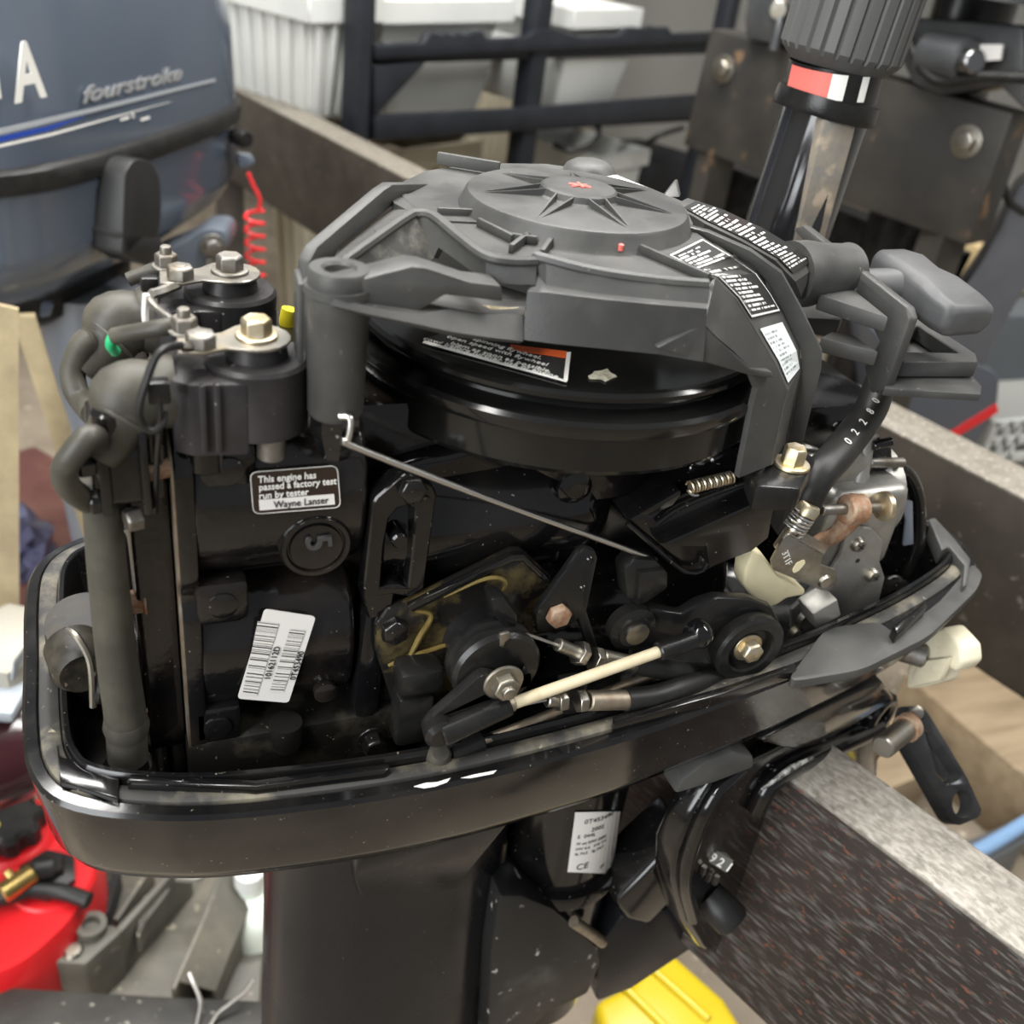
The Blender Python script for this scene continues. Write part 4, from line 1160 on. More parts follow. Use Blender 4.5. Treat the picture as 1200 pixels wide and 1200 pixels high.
# ---- carburettor group
CB = thing  # (alias unused)
yb = -.050
cbod = lathe('carburettor', (.165, -.012, .055), (1, 0, 0), [(0, 0), (.03, 0), (.032, .004), (.026, .02), (.026, .045), (.03, .05), (.03, .058), (0, .058)], M['alu'], MOTOR, seg=40, label='grey cast aluminium carburettor')
box('carb_body', (.19, -.028, .050), (.055, .04, .055), M['alu'], cbod, bevel=.006, segs=3)
prism('carb_flange', PY([(975, 535), (1000, 520), (1022, 540), (1025, 600), (1010, 620), (985, 615), (962, 590)], -.035), (0, .012, 0), M['alu'], cbod, bevel=.004)
prism('carb_foot', PZ([(930, 795), (985, 735), (1028, 722), (1034, 735), (1000, 775)], -.004), (0, 0, -.008), M['dull'], MOTOR, bevel=.001)
lp_ = prism('linkage_plate', PY([(993, 622), (1000, 617), (1022, 620), (1035, 634), (1031, 658), (1037, 677), (1026, 722), (985, 738), (962, 760), (940, 760), (928, 738), (928, 715), (975, 668), (986, 650)], -.052), (0, .003, 0), M['alu'], cbod, bevel=.0007, label='flat grey linkage plate with cross-head screws')
for p_, m_ in [((1004, 637), 'steel'), ((1021, 673), 'steel'), ((931, 740), 'steel')]:
    c_ = P(*p_, 1, -.052)
    sc = lathe('plate_screw', c_, (0, -1, 0), [(0, 0), (.0047, 0), (.0047, .0015), (.0036, .0036), (.0014, .0042), (0, .0042)], M[m_], cbod, seg=24)
    for an_ in (.6, .6 + math.pi / 2):
        box('screw_slot', c_ + V((0, -.0042, 0)), (.0045, .0008, .001), M['ink'], sc, rot=Matrix.Rotation(an_, 3, 'Y'))
lathe('plate_hole', P(1005, 657, 1, -.052), (0, -1, 0), [(0, 0), (.0015, 0), (.0015, .0003), (0, .0003)], M['ink'], lp_, seg=12)
box('plate_tab', P(960, 711, 1, -.062), (.017, .016, .015), M['alu'], lp_, bevel=.0015, rot=Matrix.Rotation(-.5, 3, 'Y'))
lathe('plate_cup', P(945, 725, 1, -.053), (0, -1, 0), [(0, 0), (.008, 0), (.006, .003), (0, .003)], M['dull'], lp_, seg=24)
# white plastic cam follower
prism('cam_follower', PY([(884, 645), (893, 648), (902, 660), (912, 674), (945, 692), (943, 698), (922, 702), (912, 709), (902, 713), (891, 711), (879, 697), (872, 685), (874, 668)], -.070), (0, .012, 0), M['cream'], MOTOR, bevel=.002, segs=3, label='cream plastic cam follower')
sb_ = prism('follower_bracket', PY([(918, 632), (926, 626), (966, 649), (962, 662), (980, 668), (983, 680), (975, 692), (962, 692), (906, 668), (904, 658)], -.074), (0, .002, 0), M['steel'], MOTOR, bevel=.0006, label='bright bent steel bracket')
prism('bracket_flange', [P(918, 632, 1, -.074), P(926, 626, 1, -.074), P(966, 649, 1, -.074), P(972, 640, 1, -.060), P(930, 616, 1, -.060)], (0, 0, -.0015), M['steel'], sb_, bevel=.0004)
prism('bracket_slot', rounded(PY([(929, 668), (934, 660), (943, 656), (944, 660), (936, 669), (930, 672)], -.0745), .001), (0, .001, 0), M['cream'], sb_)
lathe('bracket_rivet', P(966, 681, 1, -.074), (0, -1, 0), [(0, 0), (.0042, 0), (.0036, .002), (.0015, .0024), (0, .002)], M['steel'], sb_, seg=16)
text('bracket_stamp', '3T1F', P(916, 648, 1, -.0745), (.5, 0, -.8), (.8, 0, .5), .0055, M['label'], sb_)
a_, b_ = P(929, 622, 1, -.068), P(949, 594, 1, -.068)
ax_, u_, w_ = basis(b_ - a_)
bm = bmesh.new()
add_tube(bm, [a_ + (b_ - a_) * (i / 66) * .72 + (u_ * math.cos(i * .55) + w_ * math.sin(i * .55)) * .0058 for i in range(67)], .0009, 6, 1)
finish('idle_spring', bm, M['rod'], MOTOR)
cyl('idle_screw', a_ - (b_ - a_) * .8, b_, .0042, M['gold'], MOTOR)
lathe('idle_screw_cap', a_.lerp(b_, .72), b_ - a_, [(0, 0), (.006, 0), (.0062, .004), (.005, .006), (0, .006)], M['gold'], MOTOR, seg=20)
# rusty clamp and its long screw
tube('rusty_clamp', [P(950, 640, 1, -.045), P(975, 628, 1, -.048), P(992, 612, 1, -.05), P(1000, 598, 1, -.05), P(1002, 580, 1, -.045)], [.004, .0055, .0065, .0065, .005], M['rust'], MOTOR, seg=12)
cyl('clamp_screw', P(962, 598, 1, -.056), P(1036, 594, 1, -.056), .0030, M['dull'], MOTOR)
cyl('clamp_collar', P(990, 597, 1, -.056), P(1011, 596, 1, -.056), .0085, M['rust'], MOTOR)
lathe('clamp_screw_head', P(1030, 594, 1, -.056), (1, 0, 0), [(0, 0), (.004, 0), (.0085, .002), (.0085, .005), (.005, .007), (0, .007)], M['gold'], MOTOR, seg=24)
# choke linkage and intake silencer
il = prism('intake_silencer', rounded(PY([(1020, 560), (1035, 545), (1055, 545), (1078, 555), (1088, 600), (1085, 645), (1070, 675), (1040, 720), (1020, 715), (1035, 670), (1050, 640), (1046, 600)], -.02), .006), (0, .05, 0), M['gloss'], MOTOR, bevel=.004, segs=3, label='glossy black arched intake silencer')
tube('silencer_edge', [P(1046, 548, 1, -.022), P(1066, 556, 1, -.022), P(1078, 590, 1, -.022), P(1074, 640, 1, -.022), P(1056, 680, 1, -.022), P(1036, 712, 1, -.022)], .0035, M['gloss'], il, seg=10)
prism('silencer_window', PY([(1056, 585), (1070, 588), (1071, 638), (1059, 640), (1062, 610)], -.0245), (0, .002, 0), mat('grey_film', (.22, .24, .28), .25), il, bevel=.0006)
lathe('silencer_cup', P(1034, 700, 1, -.028), (0, -1, 0), [(0, 0), (.018, 0), (.018, .008), (.014, .010), (.013, .006), (0, .006)], M['gloss'], il, seg=32)
tube('spring_wire', [P(1035, 685, 1, -.03), P(1045, 676, 1, -.031), P(1053, 676, 1, -.031), P(1056, 682, 1, -.03)], .0007, M['rod'], MOTOR, seg=6)
tube('choke_link', [P(935, 528, 1, -.035), P(980, 531, 1, -.03), P(1030, 532, 1, -.025)], .0018, M['rod'], MOTOR, seg=8)
lk = prism('choke_clip', PY([(1018, 525), (1036, 517), (1045, 522), (1046, 540), (1036, 575), (1024, 576), (1020, 565), (1028, 545), (1018, 540)], -.028), (0, .006, 0), M['gloss'], MOTOR, bevel=.001)
cyl('clip_pin', P(1018, 542, 1, -.030), P(1058, 542, 1, -.030), .003, M['dull'], lk)
cyl('clip_pin', P(1022, 522, 1, -.030), P(1044, 518, 1, -.030), .003, M['gloss'], lk)
tube('throttle_bent_rod', [P(1003, 570, 1, -.035), P(1010, 545, 1, -.03), P(1015, 515, 1, -.025), P(1022, 505, 1, -.025)], .005, M['alu'], cbod, seg=12)
# wet black manifold lumps behind the carburettor
random.seed(3)
for i in range(10):
    p_ = P(random.uniform(965, 1010), random.uniform(490, 530), 1, .01)
    lathe('manifold_stud', p_, (0, -.6, .8), [(0, 0), (.006, 0), (.006, .006), (.004, .008), (0, .008)], M['gloss'], cbod, seg=10)
box('manifold', (.185, .04, .075), (.09, .07, .06), M['gloss'], MOTOR, bevel=.006)
# tray corner piece at the bow
prism('bow_lip', PZ([(1088, 608), (1096, 606), (1120, 632), (1138, 655), (1133, 685), (1128, 688), (1130, 662), (1112, 640), (1104, 645)], .008), (0, 0, -.012), M['plastic'], tray, bevel=.0015)
prism('bow_lip', PZ([(1046, 733), (1082, 706), (1088, 709), (1052, 742)], .012), (0, 0, -.010), M['gloss'], tray, bevel=.0012)
# ivory knob below the bow
kc = P(1092, 768, 0, .275)
kb = prism('shift_knob', [P(1062, 782, 0, .270), P(1085, 742, 0, .270), P(1105, 735, 0, .270), P(1126, 758, 0, .270), P(1128, 778, 0, .270), P(1118, 788, 0, .270), P(1105, 780, 0, .270), P(1100, 800, 0, .270), P(1080, 806, 0, .270), P(1060, 808, 0, .270)], (.018, 0, 0), M['ivory'], MOTOR, bevel=.003, segs=3, label='ivory plastic knob under the bow of the tray')
prism('knob_step', [P(1066, 792, 0, .266), P(1080, 774, 0, .266), P(1112, 770, 0, .266), P(1106, 786, 0, .266), P(1100, 798, 0, .266), P(1068, 806, 0, .266)], (.006, 0, 0), M['ivory'], kb, bevel=.002)
cyl('knob_shaft', (.235, -.03, -.05), V((.27, kc.y, kc.z)), .008, M['dull'], MOTOR)

# ---- tiller handle folded upright on the far side
TX = P(915, 290, 1, .14)
tdir = (P(985, 70, 1, .14) - P(921, 262, 1, .14)).normalized()
def TP(px, py):
    return P(px, py, 1, .14)
tl = lathe('tiller_tube', TP(905, 320), tdir, [(0, -.06), (.031, -.06), (.0285, .02), (.0275, (TP(964, 133) - TP(905, 320)).length), (0, (TP(964, 133) - TP(905, 320)).length)], mat('polished_black', (.02, .02, .022), .10, .3, coat=.6), MOTOR, seg=48, label='polished black steering tiller folded upright')
tr = basis(tdir)
prism('tiller_pad', [P(*p_, 1, .112) for p_ in [(930, 290), (966, 140), (1004, 146), (1001, 160), (966, 285)]], (0.004, .03, 0), add_flecks(mat('worn_silver_face', (.32, .31, .29), .3, .5, col2=(.5, .42, .32), scale=40, bump=.5, bscale=120), (.6, .5, .38), 60, .55, .65), tl, bevel=.002)
q0, q1 = TP(964, 134), TP(972, 112)
lathe('tiller_collar', q0, q1 - q0, [(0, 0), (.0325, 0), (.0335, .003), (.0325, (q1 - q0).length), (0, (q1 - q0).length)], M['plastic2'], tl, seg=40)
q2 = TP(981, 75)
nb = lathe('tiller_neck', q1, q2 - q1, [(0, 0), (.0295, 0), (.0295, (q2 - q1).length), (0, (q2 - q1).length)], M['plastic2'], tl, seg=40)
nv = (CP - q1).normalized()
nax = (q2 - q1).normalized()
nv = (nv - nax * nv.dot(nax)).normalized()
nsd = nax.cross(nv)
def neck(name, outline, mt):
    """film wrapped on the neck; outline in degrees round it and 0-1 along it"""
    bm = bmesh.new()
    L = (q2 - q1).length
    vs = []
    for a, h in outline:
        r_ = math.radians(a)
        vs.append(bm.verts.new(q1 + nax * L * h + (nv * math.cos(r_) + nsd * math.sin(r_)) * .02990))
    bm.faces.new(vs)
    return finish(name, bm, mt, nb)
wrap = lambda a0, a1, h0, h1: [(a0 + (a1 - a0) * i / 6, h0) for i in range(7)] + [(a1 + (a0 - a1) * i / 6, h1) for i in range(7)]
for a0, a1, mt in ((-62, -30, 'redprint'), (-30, -2, 'redprint'), (-2, 16, 'white'), (34, 44, 'white')):
    for i in range(4):
        b0, b1_ = a0 + (a1 - a0) * i / 4, a0 + (a1 - a0) * (i + 1) / 4
        neck('tiller_decal', [(b0, .12), (b1_, .12), (b1_, .9), (b0, .9)], M[mt] if mt != 'redprint' else M['redpen'])
# ribbed grip
gl = .14
bm = bmesh.new()
ga, gu, gw = basis(tdir)
NS = 26
def gring(r, h, flute):
    out = []
    for k in range(NS * 6):
        t = 2 * math.pi * k / (NS * 6)
        rr = r - (.0022 if (k % 6 in (0,) and flute) else 0)
        out.append(bm.verts.new(q2 + ga * h + (gu * math.cos(t) + gw * math.sin(t)) * rr))
    return out
RR = [gring(.029, -.002, False), gring(.036, .004, False), gring(.038, .007, True), gring(.0385, gl, True), gring(.036, gl + .004, False)]
for A, B in zip(RR, RR[1:]):
    for k in range(len(A)):
        bm.faces.new((A[k], A[(k + 1) % len(A)], B[(k + 1) % len(A)], B[k]))
bm.faces.new(RR[0])
bm.faces.new(RR[-1])
finish('tiller_grip', bm, mat('grip_rubber', (.075, .075, .073), .55, bump=.1, bscale=600), tl, smooth=25, label='ribbed dark grey rubber twist grip')
tb0 = TP(905, 320) - tdir * .06
tube('tiller_bracket', [tb0 + tdir * .01, V((.22, .12, -.02)), V((.16, .06, -.08)), V((.10, .0, -.09))], .022, M['leg'], MOTOR, seg=16)
# ---- swivel and clamp brackets below the tray
swc = P(690, 985, 1, -.043) + V((0, .043, 0))
SWX = swc.x
ZK = P(675, 1058, 1, -.047).z
sw = lathe('swivel_tube', (SWX, 0, 0), (0, 0, 1), [(0, -.062), (.0427, -.062), (.0427, -.10), (.0427, ZK + .008), (.048, ZK + .006), (.0495, ZK + .002), (.0495, ZK - .004), (.044, ZK - .009), (.044, ZK - .15), (0, ZK - .15)], M['gloss'], MOTOR, seg=96, label='black swivel tube carrying the serial plate')
# serial plate wrapped on the tube
def on_tube(px, py, r=.0433):
    d = CW + CR * ((px - 600) / FPX) - CU * ((py - 600) / FPX)
    o = CP - V((SWX, 0, 0))
    A = d.x ** 2 + d.y ** 2
    B = 2 * (o.x * d.x + o.y * d.y)
    C_ = o.x ** 2 + o.y ** 2 - r * r
    t = (-B - math.sqrt(max(0, B * B - 4 * A * C_))) / (2 * A)
    return CP + d * t
M['serial'] = print_mat('serial_print', (.66, .65, .60), (.12, .12, .12), 11, density=.5, cols=26, margin=.05)
tl_, tr_, br_, bl_ = (674, 952), (727, 951), (717, 1024), (665, 1022)
def bil(s, t):
    return ((tl_[0] * (1 - s) + tr_[0] * s) * (1 - t) + (bl_[0] * (1 - s) + br_[0] * s) * t, (tl_[1] * (1 - s) + tr_[1] * s) * (1 - t) + (bl_[1] * (1 - s) + br_[1] * s) * t)
lft = [on_tube(*bil(0, t / 6)) for t in range(7)]
cols_ = [[on_tube(*bil(s / 12, t / 6), r=.0437) for t in range(7)] for s in range(13)]
me = bpy.data.meshes.new('serial_plate')
vs = [p for c in cols_ for p in c]
fs = [(i * 7 + j, i * 7 + j + 1, i * 7 + j + 8, i * 7 + j + 7) for i in range(12) for j in range(6)]
me.from_pydata(vs, [], fs)
l = me.uv_layers.new(name='UVMap')
for f in me.polygons:
    for li, vi in zip(f.loop_indices, f.vertices):
        l.data[li].uv = ((vi // 7) / 12, 1 - (vi % 7) / 6)
me.materials.append(M['label'])
spl = adopt(bpy.data.objects.new('serial_plate', me), sw, 'white serial number plate')
COL.objects.link(spl)
def tube_text(s_, px, py, size, sx=1.0):
    """lettering bent round the swivel tube"""
    o = text('plate_text', s_, (0, 0, 0), (1, 0, 0), (0, 1, 0), size, M['ink'], sw, ext=.00008)
    p0 = on_tube(px, py)
    th0 = math.atan2(p0.y, p0.x - SWX)
    for v in o.data.vertices:
        th = th0 + v.co.x * sx / .0434
        r = .04395 + v.co.z
        v.co = V((SWX + r * math.cos(th), r * math.sin(th), p0.z + v.co.y))
for s_, p_, sz in [('0T453490', (684, 965), .0058), ('2002', (692, 974), .0052), ('S  044L', (676, 982), .0046), ('M wt RPM 5500', (675, 990), .0036), ('kW 6.6   kW 7.4', (674, 996), .0036), ('lb 74.5   kg 34.7', (673, 1002), .0036), ('CE', (674, 1019), .0082), ('01', (702, 1018), .0052)]:
    tube_text(s_, *p_, sz, .92)

prism('swivel_yoke', PY([(586, 1050), (612, 1050), (650, 1066), (702, 1112), (704, 1130), (690, 1165), (640, 1190), (600, 1230), (570, 1260), (575, 1120)], -.050), (0, .09, 0), add_flecks(mat('scuffed_black', (.016, .016, .016), .35, col2=(.10, .095, .085), scale=14, mix=(.55, .75), rough2=.6), (.4, .38, .34), 90, .66, .72), MOTOR, bevel=.003)
prism('yoke_arm', PY([(735, 1078), (722, 1060), (780, 1000), (806, 980), (820, 1000), (815, 1030), (760, 1085)], -.055), (0, .04, 0), M['gloss'], MOTOR, bevel=.004, segs=3)
prism('yoke_fin', PY([(700, 1110), (730, 1075), (800, 1060), (830, 1100), (740, 1160), (700, 1175)], -.04), (0, .06, 0), M['leg'], MOTOR, bevel=.003)
tube('worn_link', [P(672, 1080, 1, -.052), P(690, 1092, 1, -.054), P(706, 1104, 1, -.054)], .0042, M['bronze'], MOTOR, seg=10)
tube('shift_shaft', [P(588, 985, 1, -.02), P(580, 1050, 1, -.02)], .004, M['steel'], MOTOR, seg=10, sub=1)
cv = prism('shift_clevis', PY([(572, 1055), (580, 1047), (604, 1062), (606, 1070), (598, 1078), (586, 1076), (580, 1096), (570, 1096)], -.03), (0, .012, 0), M['alu'], MOTOR, bevel=.0015)
bolt('clevis_bolt', P(594, 1068, 1, -.03), (0, -1, 0), .005, .004, M['gold'], cv)

# stand frame directions: the beams run across, the motor is steered off them
SD = V((.345, -.939, 0)).normalized()
SN = V((-SD.y, SD.x, 0)).normalized()         # forward, through the beam
BP = P(945, 925, 2, -.12)
cpn = V((.172, -.068, -.12))
def CPN(px, py, off=0):
    return PN(px, py, cpn + SD * off, SD)
pc_ = [CPN(*p) for p in [(792, 1000), (812, 955), (838, 915), (870, 898), (905, 880), (940, 862), (985, 845), (1020, 835), (1040, 845), (1032, 870), (1010, 878), (965, 893), (930, 915), (912, 945), (905, 1000), (890, 1060), (872, 1108), (848, 1126), (822, 1112), (802, 1082), (790, 1035)]]
cb_ = prism('clamp_bracket', pc_, -SD * .018, M['gloss'], MOTOR, bevel=.004, segs=3, label='glossy black clamp bracket hooked over the beam')
tube('bracket_rim', [CPN(885, 950, .004), CPN(905, 915, .004), CPN(950, 888, .004), CPN(1000, 866, .004), CPN(1028, 852, .004)], .007, M['gloss'], cb_, seg=12)
tube('bracket_rim', [CPN(868, 900, .003), CPN(835, 935, .003), CPN(812, 985, .003), CPN(802, 1030, .003), CPN(812, 1075, .003)], .005, M['gloss'], cb_, seg=12)
tube('worn_edge', [CPN(893, 925, .0105), CPN(925, 902, .011), CPN(952, 887, .0105)], [.0008, .0022, .0008], add_flecks(mat('worn_paint', (.03, .03, .03), .4, col2=(.5, .5, .48), scale=120, mix=(.45, .6)), (.6, .6, .58), 200, .6, .66), cb_, seg=8)
hx_ = CPN(842, 1008, .003)
DN = (SD * .5 - CW).normalized()
def DP(px, py, off=0):
    return PN(px, py, hx_ + DN * off, DN)
dial = prism('tilt_dial', [DP(825, 1007), DP(834, 994), DP(860, 1009), DP(851, 1023)], -DN * .012, mat('dial_grey', (.13, .13, .115), .5), cb_, bevel=.0004)
dxx = (DP(851, 1023) - DP(825, 1007)).normalized()
for s_, p_ in [('9', (830, 1008)), ('2', (839, 1013.5)), ('1', (849, 1019))]:
    text('dial_text', s_, DP(*p_, .0003), dxx, DP(834, 994) - DP(825, 1007), .0085, M['white'], cb_, bold=.0002)
for p_ in [(824, 1020), (831, 1027), (839, 1031)]:
    box('dial_notch', CPN(*p_, .002), (.003, .003, .008), M['dull'], cb_, rot=rotz(-70))
ka = (SD * .8 + V((-.3, -.3, -.35))).normalized()
k0 = CPN(842, 1062, .006)
kn = lathe('tilt_knob', k0, (SD + V((.25, 0, -.45))).normalized(), [(0, -.01), (.011, -.01), (.0125, 0), (.0125, .012), (.0105, .0155), (.006, .016), (0, .0155)], M['rubber2'], cb_, seg=28)
lathe('knob_pin', k0 + (SD + V((.25, 0, -.45))).normalized() * .0155, (SD + V((.25, 0, -.45))).normalized(), [(0, 0), (.0032, 0), (.002, .0015), (0, .002)], M['rust'], kn, seg=14)
lathe('bracket_pin', CPN(858, 1112, .003), SD, [(0, 0), (.0055, 0), (.005, .003), (0, .004)], M['bronze'], cb_, seg=20)
bs = CPN(1030, 838, .002)
lathe('tilt_tube_nut', bs, SD, [(0, -.02), (.019, -.02), (.019, .002), (.0155, .005), (.012, .005), (.0095, .003), (.009, -.006), (0, -.006)], M['gloss'], cb_, seg=36)
prism('clamp_hook', [CPN(*p) for p in [(1000, 850), (1040, 840), (1052, 860), (1030, 890), (1028, 925), (1008, 925), (1005, 890)]], -SD * .03, M['gloss'], cb_, bevel=.003)
# clamp screw and its swivelling handle
sc0, sc1 = PN(1034, 876, BP + SN * .06, SN), PN(1064, 852, BP + SN * .095, SN)
cs = cyl('clamp_screw', sc0, sc1, .0078, M['steel'], MOTOR, label='bright clamp screw')
lathe('screw_end', sc1, sc1 - sc0, [(0, -.004), (.0095, -.004), (.0095, .003), (.007, .006), (0, .006)], M['rust'], cs, seg=20)
hp_ = BP + SN * .110
HN = (SN * .45 + CW * .85).normalized()
def HP(px, py, off=0):
    return PN(px, py, hp_ - HN * off, HN)
ho = rounded([HP(*p) for p in [(1062, 838), (1067, 827), (1079, 827), (1088, 836), (1133, 910), (1151, 950), (1147, 958), (1123, 968), (1114, 961), (1061, 868)]], .006)
hole = [HP(1128 + 12 * math.cos(t), 942 + 16 * math.sin(t)) for t in [i * math.pi / 9 for i in range(18)]]
slot = rounded([HP(*p) for p in [(1083, 856), (1092, 857), (1128, 908), (1124, 914), (1110, 921), (1099, 910)]], .003)
hmat = mat('handle_black_gloss', (.03, .03, .031), .22, col2=(.05, .05, .05), scale=30, coat=.4)
ch_ = prism('clamp_handle', ho, CW * .008 - CR * .0055 - CU * .002, hmat, cs, holes=[hole, slot], bevel=.0008, segs=1, label='black clamp handle with a round hole and a long slot')
prism('handle_web', [p + HN * .006 for p in slot], HN * .003, hmat, cs)
lathe('handle_rivet', HP(1074, 836, .0), -HN, [(0, 0), (.0055, 0), (.0045, .0015), (0, .0022)], M['steel'], cs, seg=18)
# grey pad beside the tray wall
prism('tilt_pad', [P(791, 931, 1, -.100), P(800, 915, 1, -.100), P(830, 892, 1, -.100), P(862, 882, 1, -.100), P(884, 888, 1, -.100), P(884, 900, 1, -.100), P(840, 917, 1, -.100)], (0, .03, 0), M['plastic'], MOTOR, bevel=.002)
prism('bow_fairing', [P(890, 870, 1, -.098), P(950, 838, 1, -.085), P(1010, 810, 1, -.075), P(1035, 800, 1, -.07), P(1050, 820, 1, -.05), P(1000, 850, 1, -.06), P(930, 880, 1, -.08)], (0, .03, 0), M['gloss'], MOTOR, bevel=.003)
# ================================================================== stand, beams and the rest of the workshop
M['beamtop'] = add_flecks(add_flecks(mat('worn_steel_edge', (.23, .21, .18), .55, .25, col2=(.16, .145, .12), scale=60, bump=.35, bscale=300), (.36, .34, .30), 300, .42, .75, .5, stretch=(.45, 1, 1, 1.218)), (.10, .09, .075), 110, .58, .74)
M['beamface'] = add_flecks(add_flecks(mat('scratched_black_beam', (.020, .015, .013), .5, col2=(.035, .026, .022), scale=12, bump=.25, bscale=150), (.12, .113, .103), 420, .50, .74, .5, stretch=(.16, 1, .9, 1.218)), (.13, .05, .03), 300, .62, .70, .8, stretch=(.5, 1, 1, 1.218))
M['rail'] = add_flecks(mat('rail_dark_brown', (.038, .031, .025), .6, col2=(.065, .055, .045), scale=9, bump=.2, bscale=90), (.12, .11, .09), 70, .66, .7)
M['railtop'] = add_flecks(mat('rail_top_worn', (.13, .115, .09), .6, col2=(.19, .17, .14), scale=60, bump=.3, bscale=200), (.30, .28, .24), 200, .56, .66, .5)

def beam(name, a, b, n, thick, height, ztop, label, face, top, group=None):
    """timber-like steel beam: a body with a worn top plate as its own part"""
    t = thing(name, label, 'beam', ((a.x + b.x) / 2, (a.y + b.y) / 2, ztop - height), group)
    d = (b - a).normalized()
    p = [V((q_.x, q_.y, ztop - .003)) for q_ in (a, b, b + n * thick, a + n * thick)]
    prism('beam_body', p, (0, 0, -height), face, t, bevel=.002)
    p = [V((q_.x, q_.y, ztop - .004)) for q_ in (a, b, b + n * thick, a + n * thick)]
    prism('beam_top', p, (0, 0, .004), top, t, bevel=.0015)
    return t
nb_ = beam('mounting_beam', BP - SD * .30, BP + SD * .42, SN, .050, .21, -.12, 'scratched black mounting beam the foreground motor is clamped to', M['beamface'], M['beamtop'])
for k in (-.26, .38):
    c = BP + SD * k + SN * .025
    box('beam_post', (c.x, c.y, (FLOOR - .33) / 2 + .0), (.05, .05, -.33 - FLOOR), M['beamface'], nb_, rot=rotz(math.degrees(math.atan2(SD.y, SD.x))))

ra_, rb_ = P(500, 221, 2, -.12), P(1197, 582, 2, -.12)
rd_ = (rb_ - ra_).normalized()
rn_ = V((-rd_.y, rd_.x, 0))
fr_ = beam('mounting_beam', ra_ - rd_ * 1.1, rb_ + rd_ * .5, rn_, .065, .20, -.12, 'long dark brown beam running behind the motors from the bins to the right edge', M['rail'], M['railtop'])
for k in (-.9, .3):
    c = ra_ + rd_ * k + rn_ * .04
    box('beam_post', (c.x, c.y, (FLOOR - .32) / 2), (.06, .06, -.32 - FLOOR), M['rail'], fr_)
c = rb_ + rd_ * .35 + rn_ * .04
box('beam_post', (c.x, c.y, (FLOOR - .32) / 2), (.06, .06, -.32 - FLOOR), M['rail'], fr_)

# ---- blue-grey outboard, upper left
YA = V((.59, .81, 0)).normalized()
YB = V((YA.y, -YA.x, 0))                      # near side normal
Q = P(279, 138, 1, 1.02)
ZS = Q.z
YC = V((Q.x, Q.y, 0)) - YA * .190 - YB * .165
ym = thing('outboard_motor', 'blue-grey hooded outboard motor at upper left with a black seam band', 'outboard motor', (YC.x, YC.y, FLOOR))
M['ygrey'] = mat('blue_grey_enamel', (.085, .105, .138), .20, .0, col2=(.095, .115, .148), scale=3, coat=.5)
def ysec(hl, hw, z, shift=0, p=3.6, n=56):
    out = []
    for i in range(n):
        t = 2 * math.pi * i / n
        c_, s_ = math.cos(t), math.sin(t)
        q_ = YC + YA * (shift + hl * math.copysign(abs(c_) ** (2 / p), c_)) + YB * (hw * math.copysign(abs(s_) ** (2 / p), s_))
        out.append(V((q_.x, q_.y, ZS + z)))
    return out
cowl = loft('top_cowl', [ysec(.285, .166, .014), ysec(.285, .167, .03), ysec(.280, .165, .10), ysec(.268, .158, .18, -.008), ysec(.25, .146, .26, -.015), ysec(.22, .12, .315, -.02), ysec(.16, .07, .335, -.02)], M['ygrey'], ym, True, True, smooth=60)
loft('seam_band', [ysec(.286, .168, -.012), ysec(.291, .173, -.009), ysec(.292, .174, .0), ysec(.291, .173, .010), ysec(.284, .166, .015)], M['rubber2'], ym, True, True, smooth=50)
low = loft('lower_cowl', [ysec(.287, .168, -.010), ysec(.287, .168, -.018), ysec(.286, .166, -.024), ysec(.284, .165, -.075), ysec(.270, .156, -.105, -.01), ysec(.21, .12, -.140, -.04), ysec(.15, .095, -.160, -.06)], M['ygrey'], ym, True, True, smooth=45)
yn = V((YB.x, YB.y, .035)).normalized()
yp = YC + YB * .1675 + V((0, 0, ZS + .05))
def YP(px, py, off=0):
    return PN(px, py, yp + YB * off, YB)
yx = (YP(200, 100) - YP(100, 125)).normalized()
yup = V((0, 0, 1))
def on_cowl(px, py):
    """hug the cowl's slight taper"""
    a = YP(px, py)
    h = a.z - ZS
    w = .1665 if h < .03 else .1665 - (h - .03) * .03
    return YP(px, py, w - .1675 + .0012)
text('cowl_letter', 'H', on_cowl(-34, 120), yx, yup, .070, M['white'], cowl, bold=.0016, sx=.82, ext=.0006)
text('cowl_letter', 'A', on_cowl(19, 119), yx, yup, .070, M['white'], cowl, bold=.0016, sx=.90, ext=.0006)
text('cowl_script', 'fourstroke', on_cowl(96, 121), yx, yup, .0215, mat('silver_print', (.55, .56, .57), .3, .5), cowl, shear=.35, bold=.0006, sx=2.05, ext=.0004)
def band(name, pts, mt):
    prism(name, [on_cowl(*p) for p in pts], YB * .0005, mt, cowl)
band('cowl_stripe', [(-60, 164), (110, 126), (252, 92), (252, 95), (110, 131), (-60, 172)], mat('silver_stripe', (.50, .53, .56), .3, .3))
band('cowl_stripe', [(-60, 173), (60, 147), (100, 136), (60, 152), (-60, 181)], mat('blue_stripe', (.02, .06, .36), .3))
band('cowl_stripe', [(-60, 183), (60, 156), (200, 119), (60, 159), (-60, 186)], M['white'])
for a in (141, 165):
    band('cowl_badge', [(a, 139), (a + 10, 136), (a + 10, 139), (a, 142)], M['white'])
text('cowl_badge', 'o', on_cowl(154, 139), yx, yup, .012, M['white'], cowl, ext=.0003)
